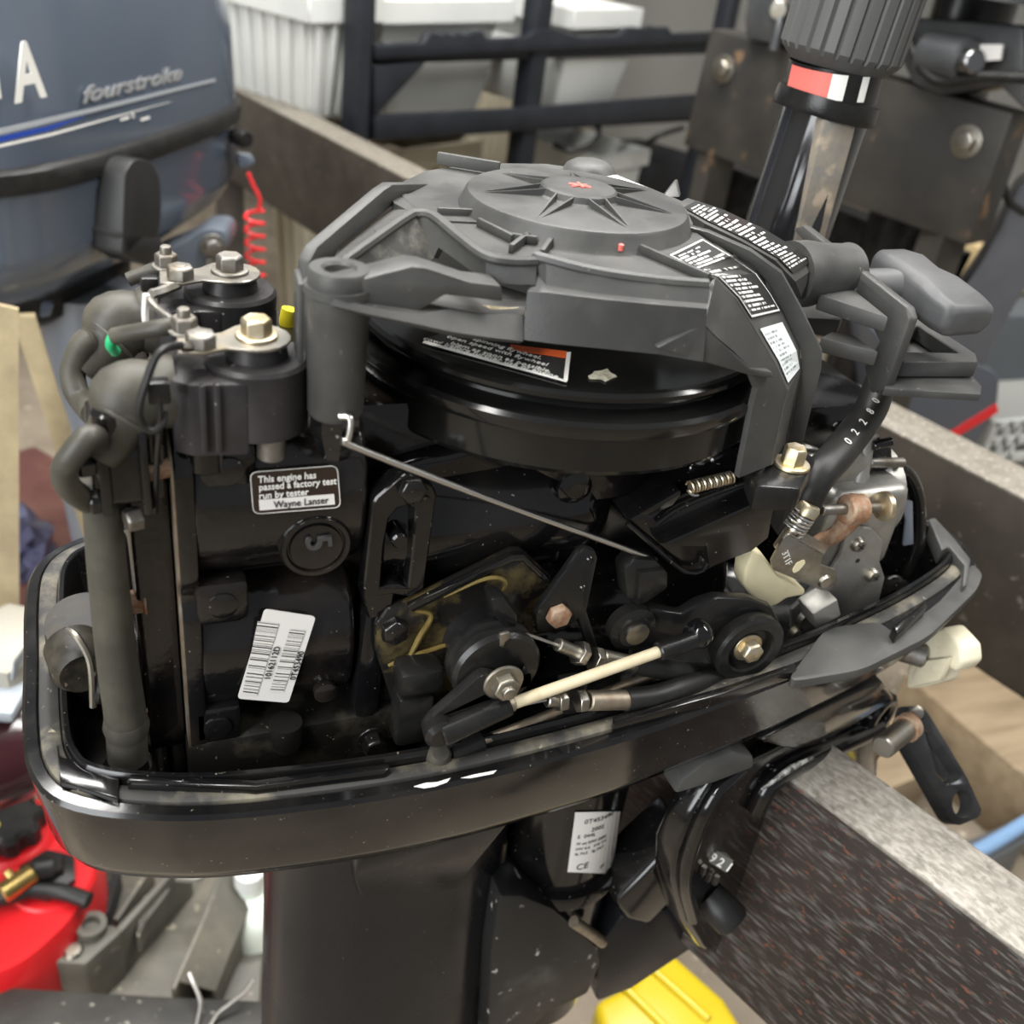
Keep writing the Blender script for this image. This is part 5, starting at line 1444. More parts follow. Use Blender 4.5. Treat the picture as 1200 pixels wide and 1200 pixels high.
# reverse lever and pad
lvr = prism('cowl_latch', rounded([YP(*p, .03) for p in [(143, 305), (147, 200), (158, 186), (176, 188), (188, 206), (190, 250), (186, 280), (168, 278)]], .012), -YB * .035, mat('latch_black', (.022, .022, .022), .42, bump=.1, bscale=500), ym, bevel=.006, segs=3)
prism('latch_step', [YP(*p, .03) for p in [(142, 272), (186, 275), (202, 298), (172, 312), (148, 300)]], -YB * .05, lvr.data.materials[0], ym, bevel=.004)
prism('stop_switch_tab', [P(280, 184, 1, 1.0), P(298, 186, 1, 1.0), P(299, 192, 1, 1.0), P(288, 198, 1, 1.0), P(280, 198, 1, 1.0)], (0, .03, 0), M['ygrey'], ym, bevel=.002)
lathe('stop_switch', P(286, 163, 1, 1.0), (.5, -.8, 0), [(0, -.02), (.010, -.02), (.012, 0), (.010, .006), (0, .007)], M['plastic2'], ym, seg=20)
# swivel bracket below
brk = prism('swivel_bracket', rounded([P(*p, 1, .88) for p in [(150, 340), (175, 300), (215, 285), (240, 268), (264, 270), (268, 290), (250, 310), (200, 345)]], .01), (.02, .06, 0), mat('bracket_grey', (.13, .15, .18), .35, .3), ym, bevel=.004)
bolt('bracket_bolt', P(249, 289, 1, .879), (0, -1, 0), .011, .009, M['dull'], brk, washer=.016)
bolt('bracket_bolt', P(247, 307, 1, .879), (0, -1, 0), .008, .007, M['dull'], brk)
# exhaust ring and leg
loft('exhaust_shroud', [ysec(.15, .10, -.140, -.06, 2.6), ysec(.155, .104, -.150, -.06, 2.6), ysec(.15, .10, -.185, -.06, 2.6), ysec(.11, .08, -.20, -.07, 2.6)], M['rubber2'], ym, True, True)
lg0, lg1 = P(82, 350, 1, .80), P(118, 640, 1, .80)
legx = lg0.x + .02
loft('motor_leg', [[V((legx + a * .060 + .01 * k, .86 + b * .055, z)) for a, b in [(math.cos(t), math.sin(t)) for t in [2 * math.pi * i / 28 for i in range(28)]]] for k, z in ((0, ZS - .17), (0, ZS - .3), (0, ZS - .45), (1, ZS - .60), (1, FLOOR + .02))], mat('leg_silver', (.18, .20, .235), .3, .3, col2=(.26, .28, .31), scale=6, stretch=(3, 3, .3)), ym, True, True, smooth=60)
prism('leg_plate', [P(*p, 1, .79) for p in [(12, 362), (46, 352), (64, 356), (60, 372), (20, 378)]], (0, .08, 0), M['ygrey'], ym, bevel=.004)
tube('leg_ring', [V((legx + .01 + .064 * math.cos(t), .86 + .060 * math.sin(t), P(100, 598, 1, .80).z)) for t in [2 * math.pi * i / 24 for i in range(25)]], .004, M['gloss'], ym, seg=8, sub=1)
# coiled red lanyard hangs from the switch
cpts = []
la = [P(*p, 1, .98) for p in [(291, 203), (297, 218), (305, 234), (303, 246)]]
for i in range(90):
    t = i / 89
    c = P(298 + t * 2, 247 + t * 90, 1, .98)
    cpts.append(c + V((math.cos(i * .42) * .012, math.sin(i * .42) * .010, 0)))
lan = tube('safety_lanyard', la + cpts, .0028, mat('red_cord', (.72, .03, .035), .3, coat=.3), None, seg=8, sub=2)
tag(lan, 'coiled bright red safety lanyard hanging from the blue-grey motor', 'lanyard')

# brass-coloured angle bar left of the leg, and debris behind the rear of the tray
fb = thing('angle_bar', 'tan painted angle bar leaning at the far left edge', 'metal bar', P(20, 650, 1, .62) * 1)
fb.location.z = FLOOR
M['tan'] = mat('tan_paint', (.46, .38, .23), .5, col2=(.32, .26, .16), scale=15)
bar_a, bar_b = P(4, 352, 1, .62), P(8, 700, 1, .62)
dirn = (bar_b - bar_a).normalized()
low_ = bar_a + dirn * ((FLOOR - bar_a.z) / dirn.z)
prism('bar_flange', [bar_a + V((-.02, 0, 0)), bar_a + V((.012, 0, -.01)), low_ + V((.012, 0, 0)), low_ + V((-.02, 0, 0))], (0, .006, 0), M['tan'], fb)
bar_c = P(14, 372, 1, .70)
low2 = P(46, 470, 1, .70)
d2x = (low2 - bar_c).normalized()
low2 = bar_c + d2x * ((FLOOR - bar_c.z) / d2x.z)
prism('bar_brace', [bar_c, bar_c + V((.022, 0, 0)), low2 + V((.022, 0, 0)), low2], (0, .012, 0), M['tan'], fb)
# second gearcase seen left of the tray
gc = thing('gear_case', 'grey outboard gear case with a flat plate behind the left end of the tray', 'gear case', P(10, 930, 2, FLOOR))
gm = mat('gearcase_grey', (.30, .34, .38), .35, col2=(.36, .39, .42), scale=8)
gz_ = -.42
prism('cavitation_plate', PZ([(-60, 760), (20, 745), (36, 755), (40, 790), (14, 836), (-60, 830)], gz_), (0, 0, -.015), gm, gc, bevel=.004)
prism('trim_tab', [P(10, 800, 2, gz_ + .004), P(36, 770, 2, gz_ + .004), P(45, 735, 2, gz_ + .05), P(15, 775, 2, gz_ + .04)], (0, 0, -.01), gm, gc, bevel=.003)
lathe('pump_cover', P(8, 738, 2, gz_ + .03), (0, 0, 1), [(0, -.035), (.06, -.035), (.06, -.01), (.045, 0), (.03, .006), (0, .006)], mat('grey_putty', (.33, .31, .26), .5), gc, seg=6)
gp_ = P(-25, 885, 2, -.50)
lathe('gear_torpedo', gp_ + V((-.2, -.06, 0)), (1, .3, 0), [(0, 0), (.03, .0), (.06, .08), (.062, .24), (.045, .3), (0, .31)], mat('maroon_gloss', (.035, .012, .014), .15, coat=.5), gc, seg=32)
loft('gear_skeg', [[V((gp_.x - .30 + a * .10, gp_.y + b * .02, z)) for a, b in [(math.cos(t), math.sin(t)) for t in [2 * math.pi * i / 20 for i in range(20)]]] for z in (-.44, -.62, FLOOR)], gm, gc, True, True)
# maroon board with a crumpled purple wrapper
bd = prism('floor_board', PZ([(-20, 540), (40, 520), (110, 560), (115, 700), (40, 760), (-20, 700)], -.62), (0, 0, FLOOR + .62), mat('maroon_board', (.10, .035, .03), .5, col2=(.16, .07, .05), scale=10), None, bevel=.01)
tag(bd, 'dark maroon box standing behind the rear end of the tray', 'box')
random.seed(5)
bm = bmesh.new()
bmesh.ops.create_icosphere(bm, subdivisions=3, radius=1)
pw = P(22, 640, 2, -.60)
for v in bm.verts:
    v.co = V((v.co.x * .05, v.co.y * .07, max(v.co.z, -.4) * .05)) * (1 + random.uniform(-.22, .22)) + pw + V((0, 0, .0))
tag(finish('crumpled_wrapper', bm, mat('purple_foil', (.12, .12, .20), .2, .5), None, smooth=10), 'crumpled purple foil wrapper on the maroon box', 'wrapper')

# ---- shelving with white bins
E1 = V((.878, .479, 0)).normalized()
E2 = V((-E1.y, E1.x, 0))
SO = P(432, 120, 1, 1.75)
def SP(px, py, d=0):
    return PN(px, py, SO + E2 * d, E2)
M['shelf'] = mat('black_shelf_plastic', (.012, .014, .018), .45, col2=(.018, .02, .026), scale=12)
sh = thing('shelving_unit', 'black plastic shelving unit holding white bins', 'shelf', V((SP(640, 100).x, SP(640, 100).y, FLOOR)))
def post(px, w, d=0, dep=.05):
    a = SP(px, 60, d)
    prism('shelf_post', [V((a.x, a.y, FLOOR)) + q_ for q_ in (V((0, 0, 0)), E1 * w, E1 * w + E2 * dep, E2 * dep)], (0, 0, 1.35), M['shelf'], sh, bevel=.004)
post(421, .035)
post(434, .012, .03)
post(626, .055, .01)
post(846, .055, .0)
def rail(p, d, dep, name='shelf_rail'):
    prism(name, [SP(*q_, d) for q_ in p], E2 * dep, M['shelf'], sh, bevel=.004)
for k in range(6):
    rail([(440, 68), (836, 48), (836, 63), (440, 76)], .02 + k * .11, .045, 'shelf_slat')
rail([(440, 53), (497, 50), (502, 40), (512, 38), (518, 42), (525, 38), (532, 42), (540, 38), (547, 42), (556, 38), (566, 36), (572, 46), (620, 44), (628, 36), (650, 34), (660, 38), (680, 44), (728, 42), (735, 33), (745, 32), (755, 34), (765, 31), (775, 33), (784, 32), (788, 40), (840, 38), (840, 50), (440, 70)], 0, .02)
rail([(440, 136), (600, 128), (840, 110), (840, 136), (640, 152), (440, 165)], 0, .02)
for k in range(6):
    rail([(440, 155), (820, 134), (820, 142), (440, 165)], .02 + k * .11, .045, 'shelf_slat')
rail([(440, 78), (500, 74), (440, 138)], 0, .02, 'shelf_gusset')
rail([(708, 195), (830, 185), (850, 240), (720, 250)], .2, .3, 'shelf_deck')

M['bin'] = mat('white_bin_plastic', (.66, .67, .64), .42, col2=(.58, .60, .58), scale=4)
M['binbeige'] = mat('beige_ribbed_plastic', (.55, .50, .38), .5, col2=(.48, .43, .32), scale=5)
def bin_(label, corner, wx, wy, h, ribs, mt, group='white bins on the shelving', rim=True):
    """open ribbed tote: tapered walls, rim, one rib object per upright rib"""
    t = thing('storage_bin', label, 'bin', corner, group)
    c = V(corner)
    def q_(a, b, z, tp=0):
        return c + E1 * a + E2 * b + V((0, 0, z))
    tpz = .03
    bm = bmesh.new()
    lo = [q_(tpz, tpz, 0), q_(wx - tpz, tpz, 0), q_(wx - tpz, wy - tpz, 0), q_(tpz, wy - tpz, 0)]
    hi = [q_(0, 0, h), q_(wx, 0, h), q_(wx, wy, h), q_(0, wy, h)]
    ihi = [q_(.006, .006, h), q_(wx - .006, .006, h), q_(wx - .006, wy - .006, h), q_(.006, wy - .006, h)]
    ilo = [q_(tpz + .006, tpz + .006, .006), q_(wx - tpz - .006, tpz + .006, .006), q_(wx - tpz - .006, wy - tpz - .006, .006), q_(tpz + .006, wy - tpz - .006, .006)]
    A = [[bm.verts.new(p) for p in r] for r in (lo, hi, ihi, ilo)]
    for X, Y in zip(A, A[1:]):
        for i in range(4):
            bm.faces.new((X[i], X[(i + 1) % 4], Y[(i + 1) % 4], Y[i]))
    bm.faces.new(A[0])
    bm.faces.new(A[3])
    finish('bin_shell', bm, mt, t, bevel=.004)
    if rim:
        o_, z0, z1 = .014, h - .045, h + .002
        ro = [q_(-o_, -o_, z0), q_(wx + o_, -o_, z0), q_(wx + o_, wy + o_, z0), q_(-o_, wy + o_, z0)]
        ri = [q_(.003, .003, z0), q_(wx - .003, .003, z0), q_(wx - .003, wy - .003, z0), q_(.003, wy - .003, z0)]
        prism('bin_rim', ro, (0, 0, z1 - z0), mt, t, holes=[ri], bevel=.002, segs=1)
    if ribs:
        def rib(p0, p1, n):
            d = n.cross(V((0, 0, 1))) * .008
            vs = [p0 - d, p0 + d, p0 + d + n * .010, p0 - d + n * .010, p1 - d, p1 + d, p1 + d + n * .010, p1 - d + n * .010]
            poly('bin_rib', vs, [(0, 1, 2, 3), (4, 5, 6, 7), (0, 1, 5, 4), (1, 2, 6, 5), (2, 3, 7, 6), (3, 0, 4, 7)], mt, t, bevel=.003)
        n1 = int(wx / .042)
        for i in range(n1):
            a = (i + .5) / n1
            rib(q_(tpz + (wx - 2 * tpz) * a, tpz, .01), q_(wx * a, .004, h - .045), -E2)
        n2 = int(wy / .042)
        for i in range(n2):
            a = (i + .5) / n2
            rib(q_(tpz, tpz + (wy - 2 * tpz) * a, .01), q_(.004, wy * a, h - .045), -E1)
    return t
def at_bottom(px, py, z):
    return P(px, py, 2, z)
cA = SP(362, 148, .07)
bin_('large white ribbed bin beyond the left end of the black shelf', cA, .17, .75, .24, True, M['bin'])
dk = SP(640, 66, .03).z + .006
cB = SP(447, 50, .075)
bin_('white bin with a deep rim on the upper deck, left of the middle shelf post', V((cB.x, cB.y, SP(447, 68, .075).z + .002)), .40, .5, .11, False, M['bin'])
cC = SP(668, 45, .06)
bin_('white bin on the upper deck, right of the middle shelf post', V((cC.x, cC.y, SP(668, 62, .06).z + .002)), .28, .5, .10, False, M['bin'])
cD = SP(452, 140, .07)
bin_('smooth white bin on the lower deck behind the black corner gusset', V((cD.x, cD.y, SP(452, 150, .07).z + .004)), .36, .45, .17, False, M['bin'], rim=False)
cE = SP(655, 128, .03)
bin_('smooth white bin on the lower deck, right of the middle shelf post', V((cE.x, cE.y, SP(655, 138, .03).z + .004)), .30, .45, .16, False, M['bin'], rim=False)
cF = SP(470, 210, .10)
bin_('ribbed bin standing on the floor below the lower shelf deck', V((cF.x, cF.y, FLOOR)), .25, .5, SP(500, 172, .1).z - FLOOR, True, M['binbeige'])
cG = SP(700, 205, .12)
bin_('pale bin under the shelf in front of the bolted plate', V((cG.x, cG.y, FLOOR)), .24, .3, SP(740, 178, .12).z - FLOOR, False, M['bin'])
cH = SP(440, 15, .95)
bin_('tall beige ribbed crate standing behind the shelving', V((cH.x, cH.y, FLOOR)), 1.3, .5, 1.25, True, M['binbeige'], rim=False)
cab = tube('black_cable', [SP(650, 170, .05), SP(668, 176, .0), SP(690, 172, -.02), SP(702, 158, .0), SP(700, 148, .03)], .008, M['rubber2'], None, seg=10)
tag(cab, 'black cable looped under the lower shelf deck', 'cable')
cab = tube('black_cable', [SP(758, 168, .05), SP(775, 158, .0), SP(800, 150, .0)], .008, M['rubber2'], None, seg=10)
tag(cab, 'short black cable end beside the bolted plate', 'cable')

# ---- bolted steel plate with a second black motor's clamp on it
PN_ = V((.958, .287, 0)).normalized()
P0 = P(1000, 160, 1, .95)
def BPN(px, py, off=0):
    return PN(px, py, P0 - PN_ * off, PN_)
M['plate'] = add_flecks(mat('dark_stained_steel', (.034, .032, .030), .45, .2, col2=(.060, .054, .045), scale=7, bump=.2, bscale=100), (.16, .10, .055), 20, .64, .72)
bpl = thing('bolted_plate', 'dark stained steel plate with two big bolts at upper right', 'steel plate', (BPN(1000, 250).x, BPN(1000, 250).y, FLOOR))
prism('plate_face', [BPN(*p) for p in [(833, 33), (1187, 133), (1133, 288), (800, 170)]], PN_ * .06, M['plate'], bpl, bevel=.004)
for p_ in [(848, 81), (1133, 166)]:
    lathe('plate_washer', BPN(*p_, 0), -PN_, [(0, 0), (.024, 0), (.024, .003), (.019, .0045), (0, .0045)], M['steel'], bpl, seg=30)
    bolt('plate_bolt', BPN(*p_, .004), -PN_, .0155, .011, M['steel'], bpl)
for p_ in [(840, 120), (1120, 200)]:
    c = BPN(*p_) + PN_ * .03
    box('plate_post', (c.x, c.y, (FLOOR + c.z - .06) / 2), (.05, .05, c.z - .06 - FLOOR), M['plate'], bpl)
b3 = thing('outboard_motor', 'black outboard motor clamped on the bolted plate, mostly out of frame at the top right', 'outboard motor', V((BPN(1000, 100).x + .15, BPN(1000, 100).y + .1, FLOOR)))
M['cast'] = mat('grey_black_casting', (.055, .058, .062), .42, .3, col2=(.08, .08, .08), scale=15)
prism('clamp_jaw', [BPN(*p, .02) for p in [(872, 20), (878, -20), (940, -20), (935, 40), (918, 40), (905, 52), (873, 46)]], PN_ * .12, M['cast'], b3, bevel=.006)
cyl('clamp_screw', BPN(915, 8, .02), BPN(912, 12, .06), .014, M['steel'], b3)
tube('clamp_lever', [BPN(914, 14, .05), BPN(912, 35, .06), BPN(907, 58, .06)], [.006, .006, .009], M['cast'], b3, seg=10)
cyl('trim_cylinder', BPN(1085, 62, .05), BPN(1135, 72, .06), .030, M['cast'], b3)
cyl('trim_cylinder_cap', BPN(1120, 74, .06), BPN(1144, 72, .08), .016, mat('dark_chrome', (.25, .25, .25), .25, 1), b3)
prism('clamp_jaw', [BPN(*p, .02) for p in [(1050, 60), (1065, 20), (1200, 30), (1200, 130), (1170, 100), (1100, 112), (1068, 98)]], PN_ * .10, M['cast'], b3, bevel=.006)
tube('black_hose', [BPN(1060, 32, .06), BPN(1075, 70, .07), BPN(1100, 95, .07), BPN(1150, 90, .07), BPN(1210, 92, .07)], .007, M['rubber2'], b3, seg=10)
prism('name_tag', [BPN(*p, .045) for p in [(1145, 52), (1175, 52), (1172, 70), (1145, 72)]], PN_ * .004, M['label'], b3)
c = BPN(1080, 0) + PN_ * .12
loft('motor_body', [[V((c.x + a * .22, c.y + b * .30, z)) for a, b in [(math.cos(t), math.sin(t)) for t in [2 * math.pi * i / 30 for i in range(30)]]] for z in (c.z + .02, c.z + .12, c.z + .34)], M['plastic2'], b3, True, True)
loft('motor_leg', [[V((c.x + .02 + a * .07, c.y + b * .05, z)) for a, b in [(math.cos(t), math.sin(t)) for t in [2 * math.pi * i / 20 for i in range(20)]]] for z in (c.z + .05, FLOOR)], M['plastic2'], b3, True, True)
prism('dark_underside', [BPN(*p, -.10) for p in [(840, 190), (1120, 300), (1060, 420), (900, 380), (830, 260)]], PN_ * .05, M['plastic2'], b3)

# ---- grey motor with a red stripe at the right edge
rm = thing('outboard_motor', 'grey outboard motor with a red stripe standing behind the starter handle at the right', 'outboard motor', V((P(1110, 480, 1, .55).x, .62, FLOOR)))
M['rgrey'] = mat('mid_grey_enamel', (.10, .105, .12), .3, .1, col2=(.13, .135, .15), scale=4)
yq = .78
prism('motor_leg', rounded([P(*p, 1, yq) for p in [(1197, 215), (1270, 200), (1240, 290), (1200, 340), (1165, 400), (1145, 450), (1070, 440), (1090, 390), (1150, 310)]], .02), (.05, .06, 0), M['rgrey'], rm, bevel=.015, segs=4)
prism('lower_cowl', rounded([P(*p, 1, yq - .02) for p in [(1040, 400), (1130, 420), (1172, 440), (1168, 480), (1140, 530), (1115, 560), (1040, 520)]], .02), (.06, .2, 0), mat('slate_grey', (.07, .08, .10), .3, col2=(.09, .10, .12), scale=4), rm, bevel=.01, segs=3)
prism('red_stripe', [P(*p, 1, yq - .0215) for p in [(1108, 510), (1168, 473), (1170, 483), (1120, 513)]], (.002, .03, 0), mat('red_stripe', (.65, .02, .025), .3), rm)
prism('motor_shaft', [P(1080, 520, 1, yq + .1), P(1110, 520, 1, yq + .1), V((P(1110, 520, 1, yq + .1).x, yq + .1, FLOOR)), V((P(1080, 520, 1, yq + .1).x, yq + .1, FLOOR))], (0, .08, 0), M['rgrey'], rm, bevel=.01)
tube('grey_strap', [P(1176, 215, 1, yq - .01), P(1182, 235, 1, yq - .015), P(1200, 250, 1, yq - .02)], .006, M['rubber2'], rm, seg=8)
# boxes and a crate at the right edge
bxx = prism('cardboard_box', [P(1166, 300, 1, 1.36), P(1290, 300, 1, 1.36), V((P(1290, 300, 1, 1.36).x, 1.36, P(1290, 366, 1, 1.25).z + .003)), V((P(1166, 300, 1, 1.36).x, 1.36, P(1290, 366, 1, 1.25).z + .003))], (.05, .3, 0), mat('tan_card', (.50, .38, .20), .7), None, bevel=.01)
tag(bxx, 'tan cardboard box at the right edge above the dark bag', 'box')
def to_floor(name, px, y, label, cat, mt, dep=.25):
    a = [P(*p, 1, y) for p in px]
    a[0].z = a[1].z
    o = prism(name, [a[0], a[1], V((a[1].x, y, FLOOR)), V((a[0].x, y, FLOOR))], (.05, dep, 0), mt, None, bevel=.01)
    return tag(o, label, cat)
to_floor('tool_cabinet', [(1150, 366), (1290, 366)], 1.25, 'dark grey cabinet under the cardboard box at the right edge', 'cabinet', mat('cabinet_grey', (.09, .10, .11), .5), .5)
cr = thing('plastic_crate', 'white slatted plastic crate at the right edge behind the beam', 'crate', V((P(1185, 520, 1, 1.02).x, 1.08, FLOOR)))
for (a, b, c_, d) in [(1168, 495, 1260, 503), (1166, 515, 1260, 523), (1164, 535, 1260, 543)]:
    prism('crate_slat', [P(a, b, 1, 1.02), P(c_, b - 10, 1, 1.02), P(c_, d - 10, 1, 1.02), P(a, d, 1, 1.02)], (0, .01, 0), M['bin'], cr)
for a in (1168, 1184, 1198):
    q_ = P(a, 495, 1, 1.02)
    prism('crate_slat', [q_, q_ + V((.012, 0, 0)), V((q_.x + .012, 1.02, FLOOR)), V((q_.x, 1.02, FLOOR))], (0, .01, 0), M['bin'], cr)
q_ = P(1168, 497, 1, 1.05)
prism('crate_liner', [q_, q_ + V((.35, 0, 0)), V((q_.x + .35, 1.05, FLOOR)), V((q_.x, 1.05, FLOOR))], (0, .2, 0), mat('crate_inside', (.3, .3, .28), .6), cr)
bgm = bmesh.new()
bmesh.ops.create_icosphere(bgm, subdivisions=3, radius=1)
pb_ = P(1180, 412, 1, .95)
for v in bgm.verts:
    v.co = V((v.co.x * .08, v.co.y * .06, v.co.z * .035)) * (1 + random.uniform(-.12, .12)) + pb_
bgm.free()
# ---- things on the floor, lower left and bottom
tk = thing('fuel_tank', 'bright red plastic fuel tank on the floor at lower left', 'fuel tank', P(40, 1050, 2, FLOOR))
M['red'] = mat('red_polyethylene', (.62, .012, .016), .38, col2=(.55, .012, .016), scale=10, bump=.1, bscale=300)
zt_ = -.70
tt = PZ([(-160, 985), (40, 930), (112, 942), (118, 1010), (92, 1075), (20, 1140), (-160, 1180)], zt_)
top_ = rounded(tt, .03, 5)
cen = sum(top_, V()) / len(top_)
def ringz(sc, z):
    return [V((cen.x + (p.x - cen.x) * sc, cen.y + (p.y - cen.y) * sc, z)) for p in top_]
loft('tank_body', [ringz(.97, FLOOR), ringz(1.03, FLOOR + .03), ringz(1.03, zt_ - .05), ringz(1.0, zt_ - .012), ringz(.96, zt_)], M['red'], tk, True, True, smooth=60)
cp = P(10, 975, 2, zt_ + .01)
lathe('tank_neck', V((cp.x, cp.y, zt_ - .005)), (0, 0, 1), [(0, 0), (.055, 0), (.050, .010), (.045, .014), (0, .014)], M['red'], tk, seg=36)
bm = bmesh.new()
rr = []
for h, r in ((.012, .040), (.032, .040), (.038, .034)):
    rr.append([bm.verts.new(V((cp.x + r * (1 + .07 * (1 if k % 6 < 3 else -1)) * math.cos(k * math.pi / 24), cp.y + r * (1 + .07 * (1 if k % 6 < 3 else -1)) * math.sin(k * math.pi / 24), zt_ + h))) for k in range(48)])
for A, B in zip(rr, rr[1:]):
    for k in range(48):
        bm.faces.new((A[k], A[(k + 1) % 48], B[(k + 1) % 48], B[k]))
bm.faces.new(rr[-1])
capo = finish('tank_cap', bm, M['rubber2'], tk)
lathe('cap_dot', V((cp.x - .012, cp.y - .012, zt_ + .038)), (0, 0, 1), [(0, 0), (.007, 0), (.007, .001), (0, .001)], mat('yellow_dot', (.75, .6, .05), .5), capo, seg=14)
fp_ = P(55, 1024, 2, zt_ + .01)
ft = lathe('fuel_fitting', V((fp_.x, fp_.y, zt_)), (0, 0, 1), [(0, 0), (.034, 0), (.034, .012), (.022, .016), (.020, .026), (0, .028)], M['rubber2'], tk, seg=6)
lathe('fitting_ring', V((fp_.x + .004, fp_.y, zt_ - .002)), (0, 0, 1), [(0, 0), (.048, 0), (.044, .005), (0, .005)], M['red'], tk, seg=32)
cyl('brass_connector', P(40, 1022, 2, zt_ + .035), P(2, 1048, 2, zt_ + .03), .012, mat('brass', (.55, .40, .14), .35, 1, col2=(.4, .3, .12), scale=60), tk)
cyl('brass_barb', P(18, 1034, 2, zt_ + .035), P(8, 1020, 2, zt_ + .045), .005, bpy.data.materials['brass'], tk)
cyl('hose_knuckle', P(36, 1020, 2, zt_ + .035), P(62, 1016, 2, zt_ + .03), .013, M['rubber2'], tk)
fh_ = tube('fuel_line', [P(-40, 1060, 2, zt_ + .015), P(10, 1050, 2, zt_ + .02), P(40, 1043, 2, zt_ + .018), P(75, 1046, 2, zt_ + .014), P(104, 1056, 2, zt_ + .012)], .0095, M['rubber2'], tk, seg=12)

tr_o = thing('plastic_trough', 'dusty dark grey plastic trough with slotted compartment beside the red tank', 'plastic trough', P(200, 1110, 2, FLOOR))
M['trough'] = add_flecks(mat('dusty_grey_plastic', (.085, .08, .065), .55, col2=(.16, .145, .11), scale=8, mix=(.45, .7)), (.3, .27, .2), 60, .66, .72)
z0 = -.80
def TZ(pts, z):
    return PZ(pts, z)
base = TZ([(110, 990), (320, 990), (310, 1080), (300, 1260), (60, 1260), (20, 1165)], z0 - .02)
prism('trough_floor', base, (0, 0, FLOOR - z0 + .02), M['trough'], tr_o, bevel=.004)
prism('trough_wall', TZ([(118, 992), (130, 992), (80, 1120), (62, 1135), (55, 1130), (90, 1075)], z0 + .06), (0, 0, -.09), M['trough'], tr_o, bevel=.002)
prism('trough_wall', TZ([(218, 998), (224, 1000), (142, 1092), (96, 1134), (94, 1128), (136, 1086)], z0 + .06), (0, 0, -.09), M['trough'], tr_o, bevel=.002)
prism('trough_wall', TZ([(262, 1005), (268, 1008), (240, 1080), (205, 1160), (200, 1158), (236, 1076)], z0 + .07), (0, 0, -.10), M['trough'], tr_o, bevel=.002)
prism('trough_divider', TZ([(176, 1012), (180, 1014), (138, 1078), (132, 1076)], z0 + .03), (0, 0, -.05), M['trough'], tr_o, bevel=.001)
for k in range(6):
    prism('trough_slot', TZ([(122 + k * 3.4, 1022 - k * 1), (124 + k * 3.4, 1023 - k), (108 + k * 3.6, 1071), (106 + k * 3.6, 1070)], z0 + .02), (0, 0, -.04), M['ink'], tr_o)
for k in range(4):
    prism('trough_rib', TZ([(196 - k * 9, 1040 + k * 3), (199 - k * 9, 1042 + k * 3), (166 - k * 1, 1096 + k * 4 - 10), (163 - k * 1, 1094 + k * 4 - 10)], z0 + .045), (0, 0, -.03), M['trough'], tr_o)
prism('trough_head', TZ([(94, 1074), (138, 1086), (142, 1092), (100, 1130), (64, 1128), (62, 1118)], z0 + .065), (0, 0, -.11), M['trough'], tr_o, bevel=.003)
lathe('head_socket', P(108, 1090, 2, z0 + .066), (0, 0, 1), [(0, 0), (.017, 0), (.017, .012), (.010, .012), (.009, .004), (0, .004)], M['trough'], tr_o, seg=24)
lathe('head_screw', P(86, 1115, 2, z0 + .066), (0, 0, 1), [(0, 0), (.011, 0), (.008, .004), (0, .005)], M['steel'], tr_o, seg=16)
prism('pale_clip', TZ([(204, 1028), (224, 1004), (252, 1002), (236, 1028), (228, 1030)], z0 + .075), (0, 0, -.01), mat('grey_clip', (.22, .21, .18), .4), tr_o, bevel=.002)
cv_ = [(P(a, b, 2, z0 + .07), P(c_, d, 2, z0 - .02)) for (a, b), (c_, d) in [((266, 1006), (310, 1066)), ((255, 1040), (300, 1090)), ((240, 1080), (275, 1140)), ((212, 1150), (258, 1180))]]
sheet('trough_flank', [[a for a, b in cv_], [a.lerp(b, .5) + V((.015, -.01, .015)) for a, b in cv_], [b for a, b in cv_]], .004, M['trough'], tr_o)

bt_ = thing('plastic_bottle', 'pale green-white plastic bottle standing behind the motor leg', 'bottle', P(292, 1085, 2, FLOOR))
bc_ = P(293, 1032, 2, -.74)
lathe('bottle_body', (bc_.x, bc_.y, 0), (0, 0, 1), [(0, FLOOR), (.045, FLOOR), (.048, FLOOR + .01), (.048, -.79), (.035, -.765), (.018, -.755), (.016, -.74), (0, -.74)], mat('milky_plastic', (.72, .78, .70), .35), bt_, seg=32)
lathe('bottle_cap', (bc_.x, bc_.y, 0), (0, 0, 1), [(0, -.742), (.019, -.742), (.019, -.72), (.016, -.717), (0, -.717)], M['bin'], bt_, seg=24)

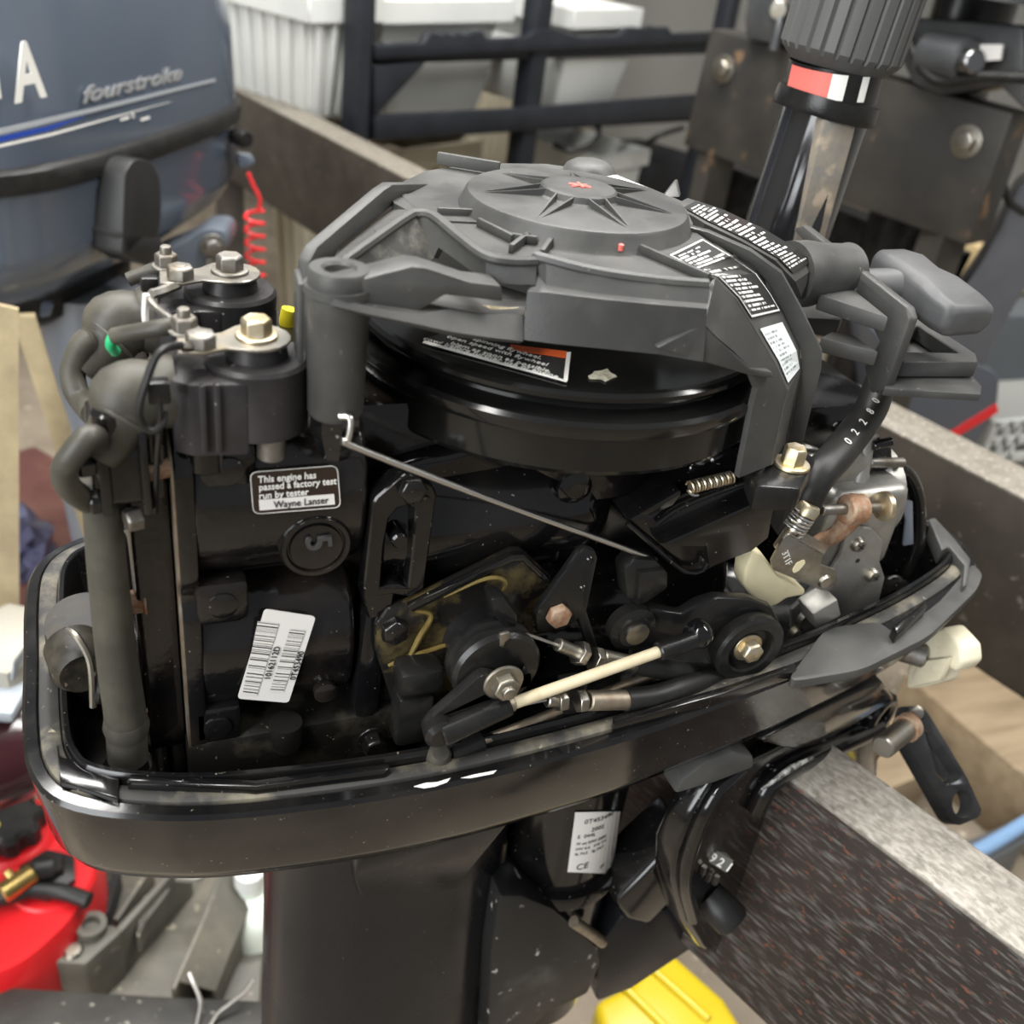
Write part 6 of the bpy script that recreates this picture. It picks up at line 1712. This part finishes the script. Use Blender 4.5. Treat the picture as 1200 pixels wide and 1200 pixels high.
ft_ = thing('steel_channel', 'flat dark steel channel along the bottom left edge', 'steel channel', P(150, 1190, 2, FLOOR))
M['darkfleck'] = add_flecks(mat('dark_fleck_steel', (.022, .021, .019), .45, col2=(.04, .038, .033), scale=12, bump=.2, bscale=120), (.2, .19, .16), 90, .66, .7)
zc = -.720
pcz = PZ([(-30, 1175), (15, 1156), (180, 1166), (312, 1172), (312, 1260), (-30, 1260)], zc)
prism('channel_web', pcz, (0, 0, -.008), M['darkfleck'], ft_, bevel=.004)
for i, (pts, lab) in enumerate([([(222, 1140), (228, 1155), (235, 1175), (232, 1195), (228, 1215)], 'left of two thin bright wires at the bottom edge, bent to the right'), ([(297, 1148), (286, 1163), (270, 1176), (255, 1188), (245, 1205)], 'right of two thin bright wires at the bottom edge, slanting up to the right')]):
    w_o = tube('wire', [P(a, b, 2, zc + .004 + .02 * (1 - k / 4)) for k, (a, b) in enumerate(pts)], .0024, M['rod'], None, seg=8)
    tag(w_o, lab, 'wire')

yl = thing('yellow_ramp', 'bright yellow ridged plastic block on the floor below the clamp bracket', 'plastic block', P(780, 1170, 2, FLOOR))
M['yellow'] = mat('yellow_plastic', (.50, .37, .006), .35, col2=(.46, .34, .006), scale=6)
zy = -.72
prism('ramp_body', PZ([(696, 1172), (738, 1152), (775, 1102), (850, 1168), (880, 1215), (720, 1260)], zy), (0, 0, FLOOR - zy), M['yellow'], yl, bevel=.012, segs=3)
for a, b in [((732, 1158), (800, 1225)), ((757, 1130), (830, 1195))]:
    tube('ramp_ridge', [P(*a, 2, zy), P(*b, 2, zy)], .006, M['yellow'], yl, seg=10, sub=1)

# timber and steel on the floor at the right
M['wood'] = mat('pale_timber', (.31, .235, .145), .65, col2=(.22, .16, .095), scale=6, stretch=(1, 6, 6, .6), bump=.2, bscale=80)
def slab(name, px, z, th_, mt, label, cat):
    o = prism(name, PZ(px, z), (0, 0, -th_), mt, None, bevel=.004)
    return tag(o, label, cat)
slab('timber_plank', [(1060, 790), (1120, 745), (1330, 890), (1330, 985), (1190, 900)], -.80, .15, M['wood'], 'pale timber plank on the floor beyond the ivory knob', 'plank')
slab('timber_plank', [(1010, 850), (1050, 830), (1110, 870), (1090, 905), (1030, 930)], -.84, .11, M['wood'], 'short pale timber offcut behind the clamp screw', 'plank')
slab('steel_strip', [(1040, 975), (1130, 985), (1205, 955), (1205, 985), (1160, 1010), (1060, 1010)], -.86, .09, mat('grey_strip', (.13, .135, .14), .5, .3), 'grey steel strip on the floor right of the clamp handle', 'steel strip')
tpb = tube('blue_pipe', [P(1120, 1010, 2, -.84), P(1160, 990, 2, -.84), P(1206, 962, 2, -.84)], .012, mat('blue_pipe', (.20, .33, .52), .4), None, seg=12)
tag(tpb, 'light blue pipe along the grey steel strip at the right edge', 'pipe')
